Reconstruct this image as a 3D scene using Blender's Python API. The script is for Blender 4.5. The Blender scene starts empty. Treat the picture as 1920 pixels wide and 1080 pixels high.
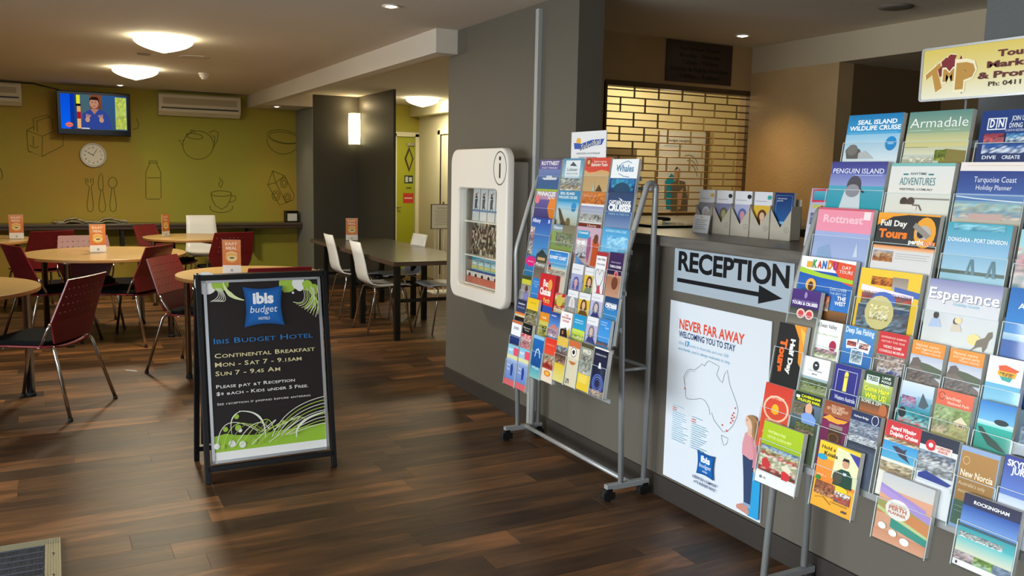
import bpy, math, random
from math import sin, cos, pi, radians
from mathutils import Matrix, Vector
S = bpy.context.scene
COL = S.collection

# ---------------------------------------------------------------- camera, light, exposure
cam_d = bpy.data.cameras.new('camera'); cam = bpy.data.objects.new('camera', cam_d); COL.objects.link(cam)
cam_d.sensor_width = 36.0; cam_d.lens = 1612.5 / 1920 * 36; cam_d.clip_start = 0.05
R_ = (0.88309, -0.46874, 0.02082); U_ = (0.04265, 0.12439, 0.99132); F_ = (0.46726, 0.87454, -0.12984)
CAM = Vector((0, 0, 1.5))
cam.matrix_world = Matrix(((R_[0], U_[0], -F_[0], 0), (R_[1], U_[1], -F_[1], 0), (R_[2], U_[2], -F_[2], 1.5), (0, 0, 0, 1)))
S.camera = cam
S.view_settings.view_transform = 'Standard'; S.view_settings.look = 'None'
S.view_settings.gamma = 1; S.view_settings.use_curve_mapping = False
S.view_settings.exposure = 0.0
S.cycles.use_denoising = True
S.cycles.max_bounces = 8; S.cycles.diffuse_bounces = 4; S.cycles.glossy_bounces = 4
S.cycles.transparent_max_bounces = 24; S.cycles.transmission_bounces = 6
S.cycles.sample_clamp_indirect = 4.0
w = bpy.data.worlds.new('world'); S.world = w; w.use_nodes = True
wn = w.node_tree; bg = wn.nodes['Background']; bg.inputs[1].default_value = 1.5     # overcast sky above, darker street below the horizon
w_tc = wn.nodes.new('ShaderNodeTexCoord'); w_sep = wn.nodes.new('ShaderNodeSeparateXYZ'); w_r = wn.nodes.new('ShaderNodeValToRGB')
wn.links.new(w_tc.outputs['Generated'], w_sep.inputs[0]); wn.links.new(w_sep.outputs['Z'], w_r.inputs[0]); wn.links.new(w_r.outputs[0], bg.inputs[0])
w_r.color_ramp.elements[0].position = 0.0; w_r.color_ramp.elements[0].color = (.16, .16, .15, 1)
w_r.color_ramp.elements[1].position = 0.06; w_r.color_ramp.elements[1].color = (.78, .88, 1.0, 1)

def area(name, loc, rot, sx, sy, power, col):
    d = bpy.data.lights.new(name, 'AREA'); d.shape = 'RECTANGLE'; d.size = sx; d.size_y = sy
    d.energy = power; d.color = col
    o = bpy.data.objects.new(name, d); COL.objects.link(o); o.location = loc; o.rotation_euler = rot
    return o
# daylight through the shopfront glass on the left and behind the viewer
area('daylight_left', (-3.75, 1.9, 1.35), (0, -pi/2 + radians(22), 0), 2.0, 5.6, 250, (0.93, 0.97, 1.0)).data.spread = radians(125)
area('daylight_back', (-0.6, -2.6, 1.3), (pi/2 - radians(15), 0, 0), 4.6, 2.0, 26, (0.9, 0.95, 1.0))

# ---------------------------------------------------------------- helpers
def disk(name, loc, r, e, col):
    d = bpy.data.lights.new(name, 'AREA'); d.shape = 'DISK'; d.size = 2*r; d.energy = e; d.color = col
    o = bpy.data.objects.new(name, d); COL.objects.link(o); o.location = loc; return o
def lin(c):
    if isinstance(c, str):
        c = c.lstrip('#')
        if len(c) == 3: c = ''.join(x * 2 for x in c)
        c = [int(c[i:i+2], 16) / 255 for i in (0, 2, 4)]
    return tuple(((x + 0.055) / 1.055) ** 2.4 if x > 0.04045 else x / 12.92 for x in c)

MATS = {}
def mat(name, color='#888888', rough=0.5, metal=0.0, emit=0.0, spec=0.5, noise=None, bump=None, coat=0.0):
    if name in MATS: return MATS[name]
    m = bpy.data.materials.new(name); m.use_nodes = True
    nt = m.node_tree; b = nt.nodes['Principled BSDF']
    c = lin(color) + (1,)
    b.inputs['Base Color'].default_value = c
    b.inputs['Roughness'].default_value = rough; b.inputs['Metallic'].default_value = metal
    b.inputs['Specular IOR Level'].default_value = spec
    b.inputs['Coat Weight'].default_value = coat
    if emit:
        b.inputs['Emission Color'].default_value = c; b.inputs['Emission Strength'].default_value = emit
    if noise or bump:
        tc = nt.nodes.new('ShaderNodeTexCoord')
    if noise:  # (scale, second colour, (sx,sy,sz), low, high)
        n = nt.nodes.new('ShaderNodeTexNoise'); n.inputs['Scale'].default_value = noise[0]; n.inputs['Detail'].default_value = 4
        mp = nt.nodes.new('ShaderNodeMapping'); mp.inputs['Scale'].default_value = noise[2]
        r = nt.nodes.new('ShaderNodeValToRGB')
        r.color_ramp.elements[0].position = noise[3]; r.color_ramp.elements[1].position = noise[4]
        r.color_ramp.elements[0].color = c; r.color_ramp.elements[1].color = lin(noise[1]) + (1,)
        nt.links.new(tc.outputs['Object'], mp.inputs['Vector']); nt.links.new(mp.outputs[0], n.inputs['Vector'])
        nt.links.new(n.outputs['Fac'], r.inputs[0]); nt.links.new(r.outputs[0], b.inputs['Base Color'])
    if bump:  # (scale, strength)
        n2 = nt.nodes.new('ShaderNodeTexNoise'); n2.inputs['Scale'].default_value = bump[0]
        bp = nt.nodes.new('ShaderNodeBump'); bp.inputs['Strength'].default_value = bump[1]; bp.inputs['Distance'].default_value = 0.01
        nt.links.new(tc.outputs['Object'], n2.inputs['Vector']); nt.links.new(n2.outputs['Fac'], bp.inputs['Height'])
        nt.links.new(bp.outputs[0], b.inputs['Normal'])
    MATS[name] = m
    return m

def clear_mat(name, tint, gloss, rough=0.05):
    m = bpy.data.materials.new(name); m.use_nodes = True; nt = m.node_tree
    nt.nodes.remove(nt.nodes['Principled BSDF']); out = nt.nodes['Material Output']
    t = nt.nodes.new('ShaderNodeBsdfTransparent'); t.inputs[0].default_value = tint + (1,)
    g = nt.nodes.new('ShaderNodeBsdfGlossy'); g.inputs['Roughness'].default_value = rough; g.inputs[0].default_value = (1, 1, 1, 1)
    lw = nt.nodes.new('ShaderNodeLayerWeight'); lw.inputs[0].default_value = .5
    pw = nt.nodes.new('ShaderNodeMath'); pw.operation = 'POWER'; pw.inputs[1].default_value = 4
    mu = nt.nodes.new('ShaderNodeMath'); mu.operation = 'MULTIPLY_ADD'; mu.inputs[1].default_value = gloss*.6; mu.inputs[2].default_value = gloss*.03
    mx = nt.nodes.new('ShaderNodeMixShader')
    nt.links.new(lw.outputs['Facing'], pw.inputs[0]); nt.links.new(pw.outputs[0], mu.inputs[0]); nt.links.new(mu.outputs[0], mx.inputs[0])
    nt.links.new(t.outputs[0], mx.inputs[1]); nt.links.new(g.outputs[0], mx.inputs[2]); nt.links.new(mx.outputs[0], out.inputs[0])
    MATS[name] = m
    return m

def attr_mat(name, rough, emit=0.0, spec=0.5):
    m = bpy.data.materials.new(name); m.use_nodes = True; nt = m.node_tree; b = nt.nodes['Principled BSDF']
    a = nt.nodes.new('ShaderNodeAttribute'); a.attribute_name = 'Col'
    b.inputs['Roughness'].default_value = rough; b.inputs['Specular IOR Level'].default_value = spec
    if emit:
        b.inputs['Base Color'].default_value = (0, 0, 0, 1)
        nt.links.new(a.outputs['Color'], b.inputs['Emission Color']); b.inputs['Emission Strength'].default_value = emit
    else: nt.links.new(a.outputs['Color'], b.inputs['Base Color'])
    MATS[name] = m
    return m

class MB:
    def __init__(s): s.v = []; s.f = []; s.m = []; s.sm = []
    def face(s, ids, mi=0, smooth=False): s.f.append(ids); s.m.append(mi); s.sm.append(smooth)
    def box(s, x0, y0, z0, x1, y1, z1, mi=0, M=None):
        n = len(s.v); p = [Vector((x, y, z)) for z in (z0, z1) for y in (y0, y1) for x in (x0, x1)]
        if M: p = [M @ q for q in p]
        s.v += [tuple(q) for q in p]
        for q in ((0, 2, 3, 1), (4, 5, 7, 6), (0, 1, 5, 4), (2, 6, 7, 3), (0, 4, 6, 2), (1, 3, 7, 5)):
            s.face([n + i for i in q], mi)
        return s
    def quad(s, pts, mi=0): n = len(s.v); s.v += [tuple(p) for p in pts]; s.face(list(range(n, n + len(pts))), mi); return s
    def tube(s, pts, r, n=8, mi=0, cap=True, closed=False):
        P = [Vector(p) for p in pts]; k = len(P); base = len(s.v); prev = None
        for i in range(k):
            if closed: t = (P[(i+1) % k] - P[i-1]).normalized()
            elif i == 0: t = (P[1] - P[0]).normalized()
            elif i == k-1: t = (P[-1] - P[-2]).normalized()
            else: t = ((P[i+1]-P[i]).normalized() + (P[i]-P[i-1]).normalized()).normalized()
            if prev is None:
                a = Vector((0, 0, 1)) if abs(t.z) < .9 else Vector((1, 0, 0)); a = (a - t * a.dot(t)).normalized()
            else: a = (prev - t * prev.dot(t)).normalized()
            prev = a; b = t.cross(a); rr = r[i] if isinstance(r, (list, tuple)) else r
            for j in range(n):
                th = 2 * pi * j / n + (pi / n if n == 4 else 0)
                s.v.append(tuple(P[i] + (a * cos(th) + b * sin(th)) * rr))
        for i in range(k if closed else k-1):
            for j in range(n):
                i2 = (i+1) % k
                s.face([base+i*n+j, base+i*n+(j+1) % n, base+i2*n+(j+1) % n, base+i2*n+j], mi, n > 4)
        if cap and not closed:
            s.face([base+j for j in range(n)][::-1], mi); s.face([base+(k-1)*n+j for j in range(n)], mi)
        return s
    def lathe(s, prof, n=24, c=(0, 0, 0), mi=0, smooth=True):
        base = len(s.v)
        for r, z in prof:
            for j in range(n):
                th = 2 * pi * j / n; s.v.append((c[0] + r * cos(th), c[1] + r * sin(th), c[2] + z))
        for i in range(len(prof) - 1):
            for j in range(n):
                s.face([base+i*n+j, base+i*n+(j+1) % n, base+(i+1)*n+(j+1) % n, base+(i+1)*n+j], mi, smooth)
        s.face([base+j for j in range(n)][::-1], mi); s.face([base+(len(prof)-1)*n+j for j in range(n)], mi)
        return s
    def prism(s, poly, z0, z1, mi=0, M=None):
        n = len(poly); b = len(s.v)
        p = [Vector((x, y, z)) for z in (z0, z1) for x, y in poly]
        if M: p = [M @ q for q in p]
        s.v += [tuple(q) for q in p]
        s.face([b+i for i in range(n)][::-1], mi); s.face([b+n+i for i in range(n)], mi)
        for i in range(n): s.face([b+i, b+(i+1) % n, b+n+(i+1) % n, b+n+i], mi)
        return s
    def ring(s, outer, inner, z0, z1, mi=0):
        n = len(outer); b = len(s.v)
        for z in (z0, z1):
            s.v += [(x, y, z) for x, y in outer]; s.v += [(x, y, z) for x, y in inner]
        for i in range(n):
            j = (i+1) % n
            s.face([b+i, b+n+i, b+n+j, b+j], mi); s.face([b+2*n+i, b+2*n+j, b+3*n+j, b+3*n+i], mi)
            s.face([b+i, b+j, b+2*n+j, b+2*n+i], mi); s.face([b+n+i, b+3*n+i, b+3*n+j, b+n+j], mi)
        return s
    def mesh(s, name, mats):
        me = bpy.data.meshes.new(name); me.from_pydata(s.v, [], s.f)
        for m in mats: me.materials.append(m)
        me.polygons.foreach_set('material_index', s.m); me.polygons.foreach_set('use_smooth', s.sm); me.update()
        return me
    def build(s, name, mats, parent=None, bevel=0, **k):
        if not isinstance(mats, (list, tuple)): mats = [mats]
        o = bpy.data.objects.new(name, s.mesh(name, mats)); COL.objects.link(o)
        if parent: o.parent = parent
        if bevel:
            b = o.modifiers.new('bevel', 'BEVEL'); b.width = bevel; b.segments = 2; b.limit_method = 'ANGLE'; b.angle_limit = radians(50)
        for a, v in k.items(): o[a] = v
        return o

def rrect(x0, y0, x1, y1, r, n=6):
    out = []
    for cx, cy, a in ((x1-r, y0+r, -90), (x1-r, y1-r, 0), (x0+r, y1-r, 90), (x0+r, y0+r, 180)):
        for i in range(n+1):
            t = radians(a + 90*i/n); out.append((cx + r*cos(t), cy + r*sin(t)))
    return out

def fillet(pts, r, n=4):
    P = [Vector(p) for p in pts]; out = [P[0]]
    for i in range(1, len(P)-1):
        a, b = (P[i-1]-P[i]), (P[i+1]-P[i]); d = min(r, a.length*.49, b.length*.49); a.normalize(); b.normalize()
        A, B = P[i]+a*d, P[i]+b*d
        for k in range(n+1):
            t = k/n; out.append((1-t)**2*A + 2*t*(1-t)*P[i] + t*t*B)
    out.append(P[-1]); return out

def tag(o, label=None, cat=None, group=None, kind=None):
    if label: o['label'] = label
    if cat: o['category'] = cat
    if group: o['group'] = group
    if kind: o['kind'] = kind
    return o
def thing(name, label, cat, loc=(0, 0, 0), rz=0, group=None):
    o = bpy.data.objects.new(name, None); COL.objects.link(o); o.location = loc; o.rotation_euler = (0, 0, rz); o.empty_display_size = .1
    return tag(o, label, cat, group)
def copy_tree(o, parent=None):
    c = o.copy(); COL.objects.link(c)
    if parent is not None: c.parent = parent
    for ch in [x for x in KIDS.get(o.name, [])]: copy_tree(ch, c)
    return c
KIDS = {}
def index_kids():
    KIDS.clear()
    for o in bpy.data.objects:
        if o.parent: KIDS.setdefault(o.parent.name, []).append(o)
def struct(name, mb, m, parent=None, bevel=0):
    o = mb.build(name, m, parent, bevel)
    if parent is None: o['kind'] = 'structure'
    return o

# ---------------------------------------------------------------- flat print engine (lettering, posters, covers, screens)
FONT_CACHE = {}
def glyphs(text, bold=0.0, shear=0.0, res=2):
    k = (text, bold, shear, res)
    if k not in FONT_CACHE:
        cu = bpy.data.curves.new('t', 'FONT'); cu.body = text; cu.resolution_u = res; cu.offset = bold; cu.shear = shear
        cu.fill_mode = 'FRONT'
        o = bpy.data.objects.new('t', cu); me = bpy.data.meshes.new_from_object(o)
        vs = [(v.co.x, v.co.y) for v in me.vertices]; fs = [tuple(p.vertices) for p in me.polygons]
        bpy.data.objects.remove(o); bpy.data.curves.remove(cu); bpy.data.meshes.remove(me)
        if vs:
            x0 = min(v[0] for v in vs); x1 = max(v[0] for v in vs)
            vs = [(v[0] - x0, v[1]) for v in vs]; wd = x1 - x0
        else: wd = 0
        FONT_CACHE[k] = (vs, fs, wd)
    return FONT_CACHE[k]

class Art:
    """flat print on a w x h metre sheet, u right and v down in 0..1; one mesh with a colour attribute"""
    def __init__(s, w, h, layer=0.00025):
        s.w, s.h, s.dl, s.fv, s.ts = w, h, layer, 1.0, 1.0; s.v = []; s.f = []; s.c = []; s.L = 0
    def P(s, u, v): return (u * s.w, (1 - v*s.fv) * s.h, s.L * s.dl)
    def up(s): s.L += 1
    def quadc(s, pts, cols):
        n = len(s.v); s.v += [s.P(*p) for p in pts]; s.f.append(tuple(range(n, n + len(pts)))); s.c += cols
    def rect(s, u0, v0, u1, v1, c, c2=None):
        s.up(); a = lin(c); b = lin(c2) if c2 else a
        s.quadc([(u0, v1), (u1, v1), (u1, v0), (u0, v0)], [b, b, a, a])
    def poly(s, pts, c):
        s.up(); a = lin(c); area2 = sum(pts[i-1][0]*pts[i][1]-pts[i][0]*pts[i-1][1] for i in range(len(pts)))
        if area2 > 0: pts = pts[::-1]
        s.quadc(pts, [a]*len(pts))
    def ell(s, cu, cv, ru, rv, c, n=16, rot=0, inner=None):
        s.up(); a = lin(c); cr, sr = cos(rot), sin(rot)
        def q(t, k): x, y = ru*s.w*k*cos(t), rv*s.h*k*sin(t); return (cu + (x*cr-y*sr)/s.w, cv - (x*sr+y*cr)/(s.h*s.fv))
        if inner is None: s.quadc([q(2*pi*i/n, 1) for i in range(n)], [a]*n)
        else:
            for i in range(n):
                t0, t1 = 2*pi*i/n, 2*pi*(i+1)/n
                s.quadc([q(t0, 1), q(t1, 1), q(t1, inner), q(t0, inner)], [a]*4)
    def line(s, pts, wd, c, taper=None):
        s.up(); a = lin(c); P = [Vector((u*s.w, (1-v*s.fv)*s.h)) for u, v in pts]; L = []
        for i, p in enumerate(P):
            t = (P[min(i+1, len(P)-1)] - P[max(i-1, 0)])
            t = t.normalized() if t.length > 0 else Vector((1, 0)); nrm = Vector((-t.y, t.x))
            k = wd/2 * (1 if not taper else (1 - taper*abs(2*i/(len(P)-1)-1)))
            L.append((p + nrm*k, p - nrm*k))
        z = s.L*s.dl
        for i in range(len(P)-1):
            n = len(s.v); s.v += [(*L[i][1], z), (*L[i+1][1], z), (*L[i+1][0], z), (*L[i][0], z)]
            s.f.append((n, n+1, n+2, n+3)); s.c += [a]*4
    def curve(s, p0, p1, p2, wd, c, n=10, taper=None):
        s.line([((1-t)**2*p0[0]+2*t*(1-t)*p1[0]+t*t*p2[0], (1-t)**2*p0[1]+2*t*(1-t)*p1[1]+t*t*p2[1]) for t in [i/n for i in range(n+1)]], wd, c, taper)
    def text(s, t, u, v, size, c, al='c', fit=None, bold=0.0, ang=0, shear=0.0, res=2, vert=False):
        """size = cap height as a share of sheet height; v = baseline; fit = width as a share of sheet width"""
        s.up(); size *= s.ts; vs, fs, wd = glyphs(t, bold, shear, res)
        if not vs: return
        k = size*s.h/0.70; kx = k if fit is None else fit*s.w/max(wd, 1e-6)
        W = wd*kx; off = {'l': 0, 'c': -W/2, 'r': -W}[al]; a = lin(c); n = len(s.v); z = s.L*s.dl; ca, sa = cos(ang), sin(ang)
        for x, y in vs:
            X, Y = x*kx + off, y*k
            s.v.append((u*s.w + X*ca - Y*sa, (1-v*s.fv)*s.h + X*sa + Y*ca, z))
        for f in fs: s.f.append(tuple(n+i for i in f)); s.c += [a]*len(f)
    def caps(s, t, u, v, size, c, fit, bold=0.0):
        """small capitals across a given width"""
        k = size*s.h/0.70; runs = []; x = 0
        for wd_ in t.split(' '):
            for i, (ch, kk) in enumerate([(wd_[0], 1.0), (wd_[1:].upper(), 0.8)]):
                if not ch: continue
                g = glyphs(ch, bold); runs.append((ch, kk, x)); x += g[2]*kk*k + 0.10*k
            x += 0.28*k
        sc = fit*s.w/x; s.up(); a = lin(c); z = s.L*s.dl
        for ch, kk, xx in runs:
            vs, fs, _ = glyphs(ch, bold); n = len(s.v)
            for px, py in vs: s.v.append((u*s.w + (xx + px*kk*k)*sc, (1-v)*s.h + py*kk*k, z))
            for f in fs: s.f.append(tuple(n+i for i in f)); s.c += [a]*len(f)
    def photo(s, u0, v0, u1, v1, pal, nx=8, ny=8, seed=1, soft=True):
        s.up(); rnd = random.Random(seed); P = [lin(p) for p in pal]
        if soft: nx, ny = nx*2, ny*2
        if soft:
            g = [[None]*(nx+1) for _ in range(ny+1)]
            for j in range(ny+1):
                for i in range(nx+1):
                    k = min(len(P)-1, max(0, j/ny*(len(P)-1) + rnd.uniform(-.9, .9))); a = P[int(k)]; b = P[min(len(P)-1, int(k)+1)]; f = k-int(k)
                    q = rnd.uniform(.7, 1.3); g[j][i] = tuple(min(1, (x*(1-f)+y*f)*q) for x, y in zip(a, b))
        for j in range(ny):
            for i in range(nx):
                a, b, c_, d = u0+(u1-u0)*i/nx, u0+(u1-u0)*(i+1)/nx, v0+(v1-v0)*j/ny, v0+(v1-v0)*(j+1)/ny
                if soft: cols = [g[j+1][i], g[j+1][i+1], g[j][i+1], g[j][i]]
                else: cols = [rnd.choice(P)]*4
                s.quadc([(a, d), (b, d), (b, c_), (a, c_)], cols)
    def build(s, name, parent=None, m='print'):
        me = bpy.data.meshes.new(name); me.from_pydata(s.v, [], s.f)
        at = me.color_attributes.new('Col', 'FLOAT_COLOR', 'CORNER')
        buf = []
        for c in s.c: buf += [c[0], c[1], c[2], 1.0]
        at.data.foreach_set('color', buf); me.materials.append(MATS[m]); me.update()
        o = bpy.data.objects.new(name, me); COL.objects.link(o)
        if parent: o.parent = parent
        return o
def frame_mat(org, right, up):
    r = Vector(right).normalized(); u = Vector(up).normalized(); n = r.cross(u); o = Vector(org)
    return Matrix(((r.x, u.x, n.x, o.x), (r.y, u.y, n.y, o.y), (r.z, u.z, n.z, o.z), (0, 0, 0, 1)))
LEFTFACE = ((0, -1, 0), (0, 0, 1))     # a sheet that faces -X
CAMFACE = ((1, 0, 0), (0, 0, 1))       # a sheet that faces -Y

# ---------------------------------------------------------------- materials
attr_mat('print', 0.42, spec=.35); attr_mat('matte_print', 0.7, spec=0.2); attr_mat('screen', 0.5, emit=.85, spec=0.0)
clear_mat('acrylic', (0.985, 0.992, 0.99), 0.9); clear_mat('glass', (0.97, 0.985, 0.98), 1.0, 0.02)
wall_grey = mat('grey_wall_paint', '#5f5a50', 0.6, bump=(90, .08))
pier_grey = mat('pier_paint', '#55595a', 0.6, bump=(90, .08))
ceil_white = mat('ceiling_paint', '#d8cfc0', 0.9, bump=(60, .1))
green_wall = mat('green_wall_paint', '#a3a036', 0.7, noise=(0.55, '#b09034', (1, 1, 1), .42, .6), bump=(80, .08))
green_door = mat('green_door_paint', '#a5a81e', 0.5)
cream = mat('cream_paint', '#e6dfbd', 0.6, bump=(70, .06))
tan = mat('tan_wall_paint', '#b79a6e', 0.75, bump=(60, .15), noise=(2.5, '#ab8d60', (1, 1, 1), .35, .7))
brown_wall = mat('brown_wall_paint', '#6b5334', 0.8)
skirt = mat('dark_skirting', '#332e2a', 0.5, bump=(120, .1))
black = mat('black_plastic', '#141414', 0.35); blackmetal = mat('black_metal', '#0e0e0f', 0.4, spec=.35)
chrome = mat('chrome', '#c9c7c2', 0.16, metal=1.0); rackgrey = mat('silver_powder_coat', '#a3a6a6', 0.38, metal=0.35)
whiteplastic = mat('white_plastic', '#efeae0', 0.35); paper = mat('paper_edges', '#dcdcd6', 0.8)
white_shell = mat('white_shell', '#eceef0', 0.3); redplast = mat('maroon_plastic', '#6f181d', 0.36, noise=(3, '#7c1d22', (1, 1, 1), .4, .6), bump=(250, .05))
pad = mat('black_seat_fabric', '#121415', 0.9, spec=.08, bump=(300, .3)); rubber = mat('rubber', '#0d0d0d', 0.8)
beech = mat('beech_laminate', '#bb9a68', 0.28, noise=(6, '#ad8b59', (1, 14, 1), .35, .65)); beech_edge = mat('beech_edge', '#a8763f', 0.4)
darktop = mat('dark_laminate', '#3d3a2c', 0.25, noise=(4, '#4a4433', (1, 10, 1), .4, .6)); darkedge = mat('dark_wood_edge', '#4d3a30', 0.4)
counter_m = mat('counter_laminate', '#6b6660', 0.35, noise=(30, '#5c5751', (1, .1, 1), .4, .6))
# ---------------------------------------------------------------- floor planks
def plank_material():
    m = bpy.data.materials.new('laminate_plank'); m.use_nodes = True; nt = m.node_tree; b = nt.nodes['Principled BSDF']
    N = nt.nodes.new; Lk = nt.links.new
    tc = N('ShaderNodeTexCoord'); oi = N('ShaderNodeObjectInfo'); gi = N('ShaderNodeNewGeometry')
    add = N('ShaderNodeVectorMath'); add.operation = 'ADD'; mul = N('ShaderNodeMath'); mul.operation = 'MULTIPLY'; mul.inputs[1].default_value = 37
    sm = N('ShaderNodeMath'); sm.operation = 'ADD'
    Lk(oi.outputs['Random'], sm.inputs[0]); Lk(gi.outputs['Random Per Island'], sm.inputs[1]); Lk(sm.outputs[0], mul.inputs[0])
    Lk(tc.outputs['Object'], add.inputs[0]); Lk(mul.outputs[0], add.inputs[1])
    mp = N('ShaderNodeMapping'); mp.inputs['Scale'].default_value = (1.2, 9, 1); Lk(add.outputs[0], mp.inputs[0])
    n1 = N('ShaderNodeTexNoise'); n1.inputs['Scale'].default_value = 1.5; n1.inputs['Detail'].default_value = 6; n1.inputs['Roughness'].default_value = .62; n1.inputs['Distortion'].default_value = .6
    Lk(mp.outputs[0], n1.inputs['Vector'])
    mp2 = N('ShaderNodeMapping'); mp2.inputs['Scale'].default_value = (0.8, 2.2, 1); Lk(add.outputs[0], mp2.inputs[0])
    n2 = N('ShaderNodeTexNoise'); n2.inputs['Scale'].default_value = 1.9; n2.inputs['Detail'].default_value = 3; Lk(mp2.outputs[0], n2.inputs['Vector'])
    mx = N('ShaderNodeMath'); mx.operation = 'MULTIPLY_ADD'; mx.inputs[1].default_value = .55; Lk(n1.outputs['Fac'], mx.inputs[0])
    h2 = N('ShaderNodeMath'); h2.operation = 'MULTIPLY'; h2.inputs[1].default_value = .45; Lk(n2.outputs['Fac'], h2.inputs[0]); Lk(h2.outputs[0], mx.inputs[2])
    fr = N('ShaderNodeMath'); fr.operation = 'FRACT'; Lk(sm.outputs[0], fr.inputs[0])
    pr = N('ShaderNodeMath'); pr.operation = 'MULTIPLY_ADD'; pr.inputs[1].default_value = .22; Lk(fr.outputs[0], pr.inputs[0])
    sb = N('ShaderNodeMath'); sb.operation = 'SUBTRACT'; sb.inputs[1].default_value = .11; Lk(mx.outputs[0], sb.inputs[0]); Lk(sb.outputs[0], pr.inputs[2])
    r = N('ShaderNodeValToRGB'); cr = r.color_ramp; cr.elements[0].position = .30; cr.elements[1].position = .72
    cr.elements[0].color = lin('#2a1b11') + (1,); cr.elements[1].color = lin('#94623a') + (1,)
    e = cr.elements.new(.46); e.color = lin('#47301d') + (1,); e = cr.elements.new(.58); e.color = lin('#634327') + (1,)
    Lk(pr.outputs[0], r.inputs[0]); Lk(r.outputs[0], b.inputs['Base Color'])
    b.inputs['Roughness'].default_value = .46; b.inputs['Specular IOR Level'].default_value = .32
    bp = N('ShaderNodeBump'); bp.inputs['Strength'].default_value = .12; bp.inputs['Distance'].default_value = .004; Lk(n1.outputs['Fac'], bp.inputs['Height']); Lk(bp.outputs[0], b.inputs['Normal'])
    return m
plank_m = plank_material()
X0, X1, Y0, Y1 = -3.6, 6.0, -2.4, 12.0
fl = struct('floor', MB().box(X0, Y0, -.12, X1, Y1, -.010), mat('subfloor', '#1a1310', .8))
PW, PL = .152, .92
pm = MB()
def plank_shape(mb, x0, x1, y0, y1):
    g, c = .0001, .0006; n = len(mb.v)
    mb.v += [(x0+g, y0+g, -.010), (x1-g, y0+g, -.010), (x1-g, y1-g, -.010), (x0+g, y1-g, -.010),
             (x0+g, y0+g, -c), (x1-g, y0+g, -c), (x1-g, y1-g, -c), (x0+g, y1-g, -c),
             (x0+g+c, y0+g+c, 0), (x1-g-c, y0+g+c, 0), (x1-g-c, y1-g-c, 0), (x0+g+c, y1-g-c, 0)]
    for k in (0, 4):
        for i in range(4):
            j = (i+1) % 4; mb.face([n+k+i, n+k+j, n+k+4+j, n+k+4+i])
    mb.face([n+8, n+9, n+10, n+11])
plank_shape(pm, 0, PL, 0, PW); plank_me = pm.mesh('plank', [plank_m]); rest = MB(); rnd = random.Random(4); cand = []
y = Y0 + .02; row = 0
while y < Y1 - PW:
    x = X0 - rnd.uniform(0, PL) if row % 2 else X0 - rnd.uniform(.2, .7)
    while x < X1:
        cand.append((x, y)); x += PL
    y += PW; row += 1
def infront(x, y):
    d = Vector((x, y, 0)) - CAM; z = d.dot(Vector(F_))
    if z < .5: return None
    px, py = 960 + 1612.5*d.dot(Vector(R_))/z, 540 - 1612.5*d.dot(Vector(U_))/z
    return z if -260 < px < 2000 and -100 < py < 1200 and x < 2.5 else None
vis = sorted([(infront(x+PL/2, y+PW/2), x, y) for x, y in cand if infront(x+PL/2, y+PW/2)])[:298]
visset = {(x, y) for _, x, y in vis}
for x, y in cand:
    a, b = max(x, X0), min(x+PL, X1)
    if (x, y) in visset and x >= X0 and x+PL <= X1:
        o = bpy.data.objects.new('plank', plank_me); COL.objects.link(o); o.parent = fl; o.location = (x, y, 0)
    elif b - a > .05: plank_shape(rest, a, b, y, y+PW)
rest.build('plank_field', plank_m, fl, kind='stuff')

# ---------------------------------------------------------------- room shell
CZ = 2.477
struct('ceiling', MB().box(X0-.2, Y0-.2, CZ, X1, 12.2, CZ+.12), ceil_white)
struct('trim_1', MB().box(2.34, 5.69, 2.317, 2.44, 12.0, CZ), ceil_white)                  # beam running to the green wall
struct('trim_2', MB().box(2.34, 5.545, 2.317, 4.8, 5.69, CZ), ceil_white)                  # cross beam over the passage
struct('trim_3', MB().box(2.44, 11.15, 2.32, 3.0, 12.0, CZ), ceil_white)                   # dropped bay
struct('trim_4', MB().box(4.66, 6.0, 2.317, 4.8, 12.0, CZ), cream)                         # corridor soffit
struct('trim_5', MB().box(4.64, 1.0, 2.29, 5.9, 4.15, CZ).box(4.64, 4.15, 2.29, 5.9, 4.97, CZ), mat('soffit_paint', '#b5a78d', .85))
wb = struct('wall_back', MB().box(X0, 12.0, 0, 4.43, 12.15, CZ).box(4.43, 12.0, 2.10, 4.8, 12.15, CZ), green_wall)
struct('wall_right', MB().box(2.5, 3.99, 0, 2.66, 5.69, CZ), wall_grey)
struct('wall_counter', MB().box(2.5, .2, 0, 2.64, 3.99, 1.19), wall_grey)
struct('wall_partition', MB().box(3.0, 11.15, 0, 3.63, 12.0, CZ).box(3.60, 9.8, 0, 3.63, 11.15, CZ), mat('partition_paint_shaded', '#423f36', .55, bump=(90, .08)))  # grey wall paint with the partition's shade put into a darker colour
struct('partition_lit_side', MB().box(2.992, 11.15, .1, 3.0, 12.0, CZ-.16), mat('partition_paint_lit', '#868a86', .5))  # thin sheet on the partition's side face, window light painted in as paler grey
struct('wall_corridor', MB().box(4.8, 6.5, 0, 4.95, 12.15, CZ), cream)
struct('wall_recess', MB().box(2.66, 4.97, 0, 3.34, 5.10, CZ).box(3.34, 4.97, 2.13, 4.66, 5.10, CZ).box(3.34, 4.97, 0, 4.66, 5.10, 1.175).box(4.66, 4.97, 0, 5.9, 5.10, CZ), tan)
struct('wall_tan', MB().box(4.64, 4.15, 0, 4.78, 4.97, 2.29), tan)
struct('wall_lobby', MB().box(4.78, 4.15, 0, 5.9, 4.30, 2.29).box(5.7, .2, 0, 5.9, 4.15, CZ), brown_wall)
struct('wall_pier', MB().box(2.62, 1.05, 0, 2.95, 1.775, CZ), pier_grey)
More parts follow.
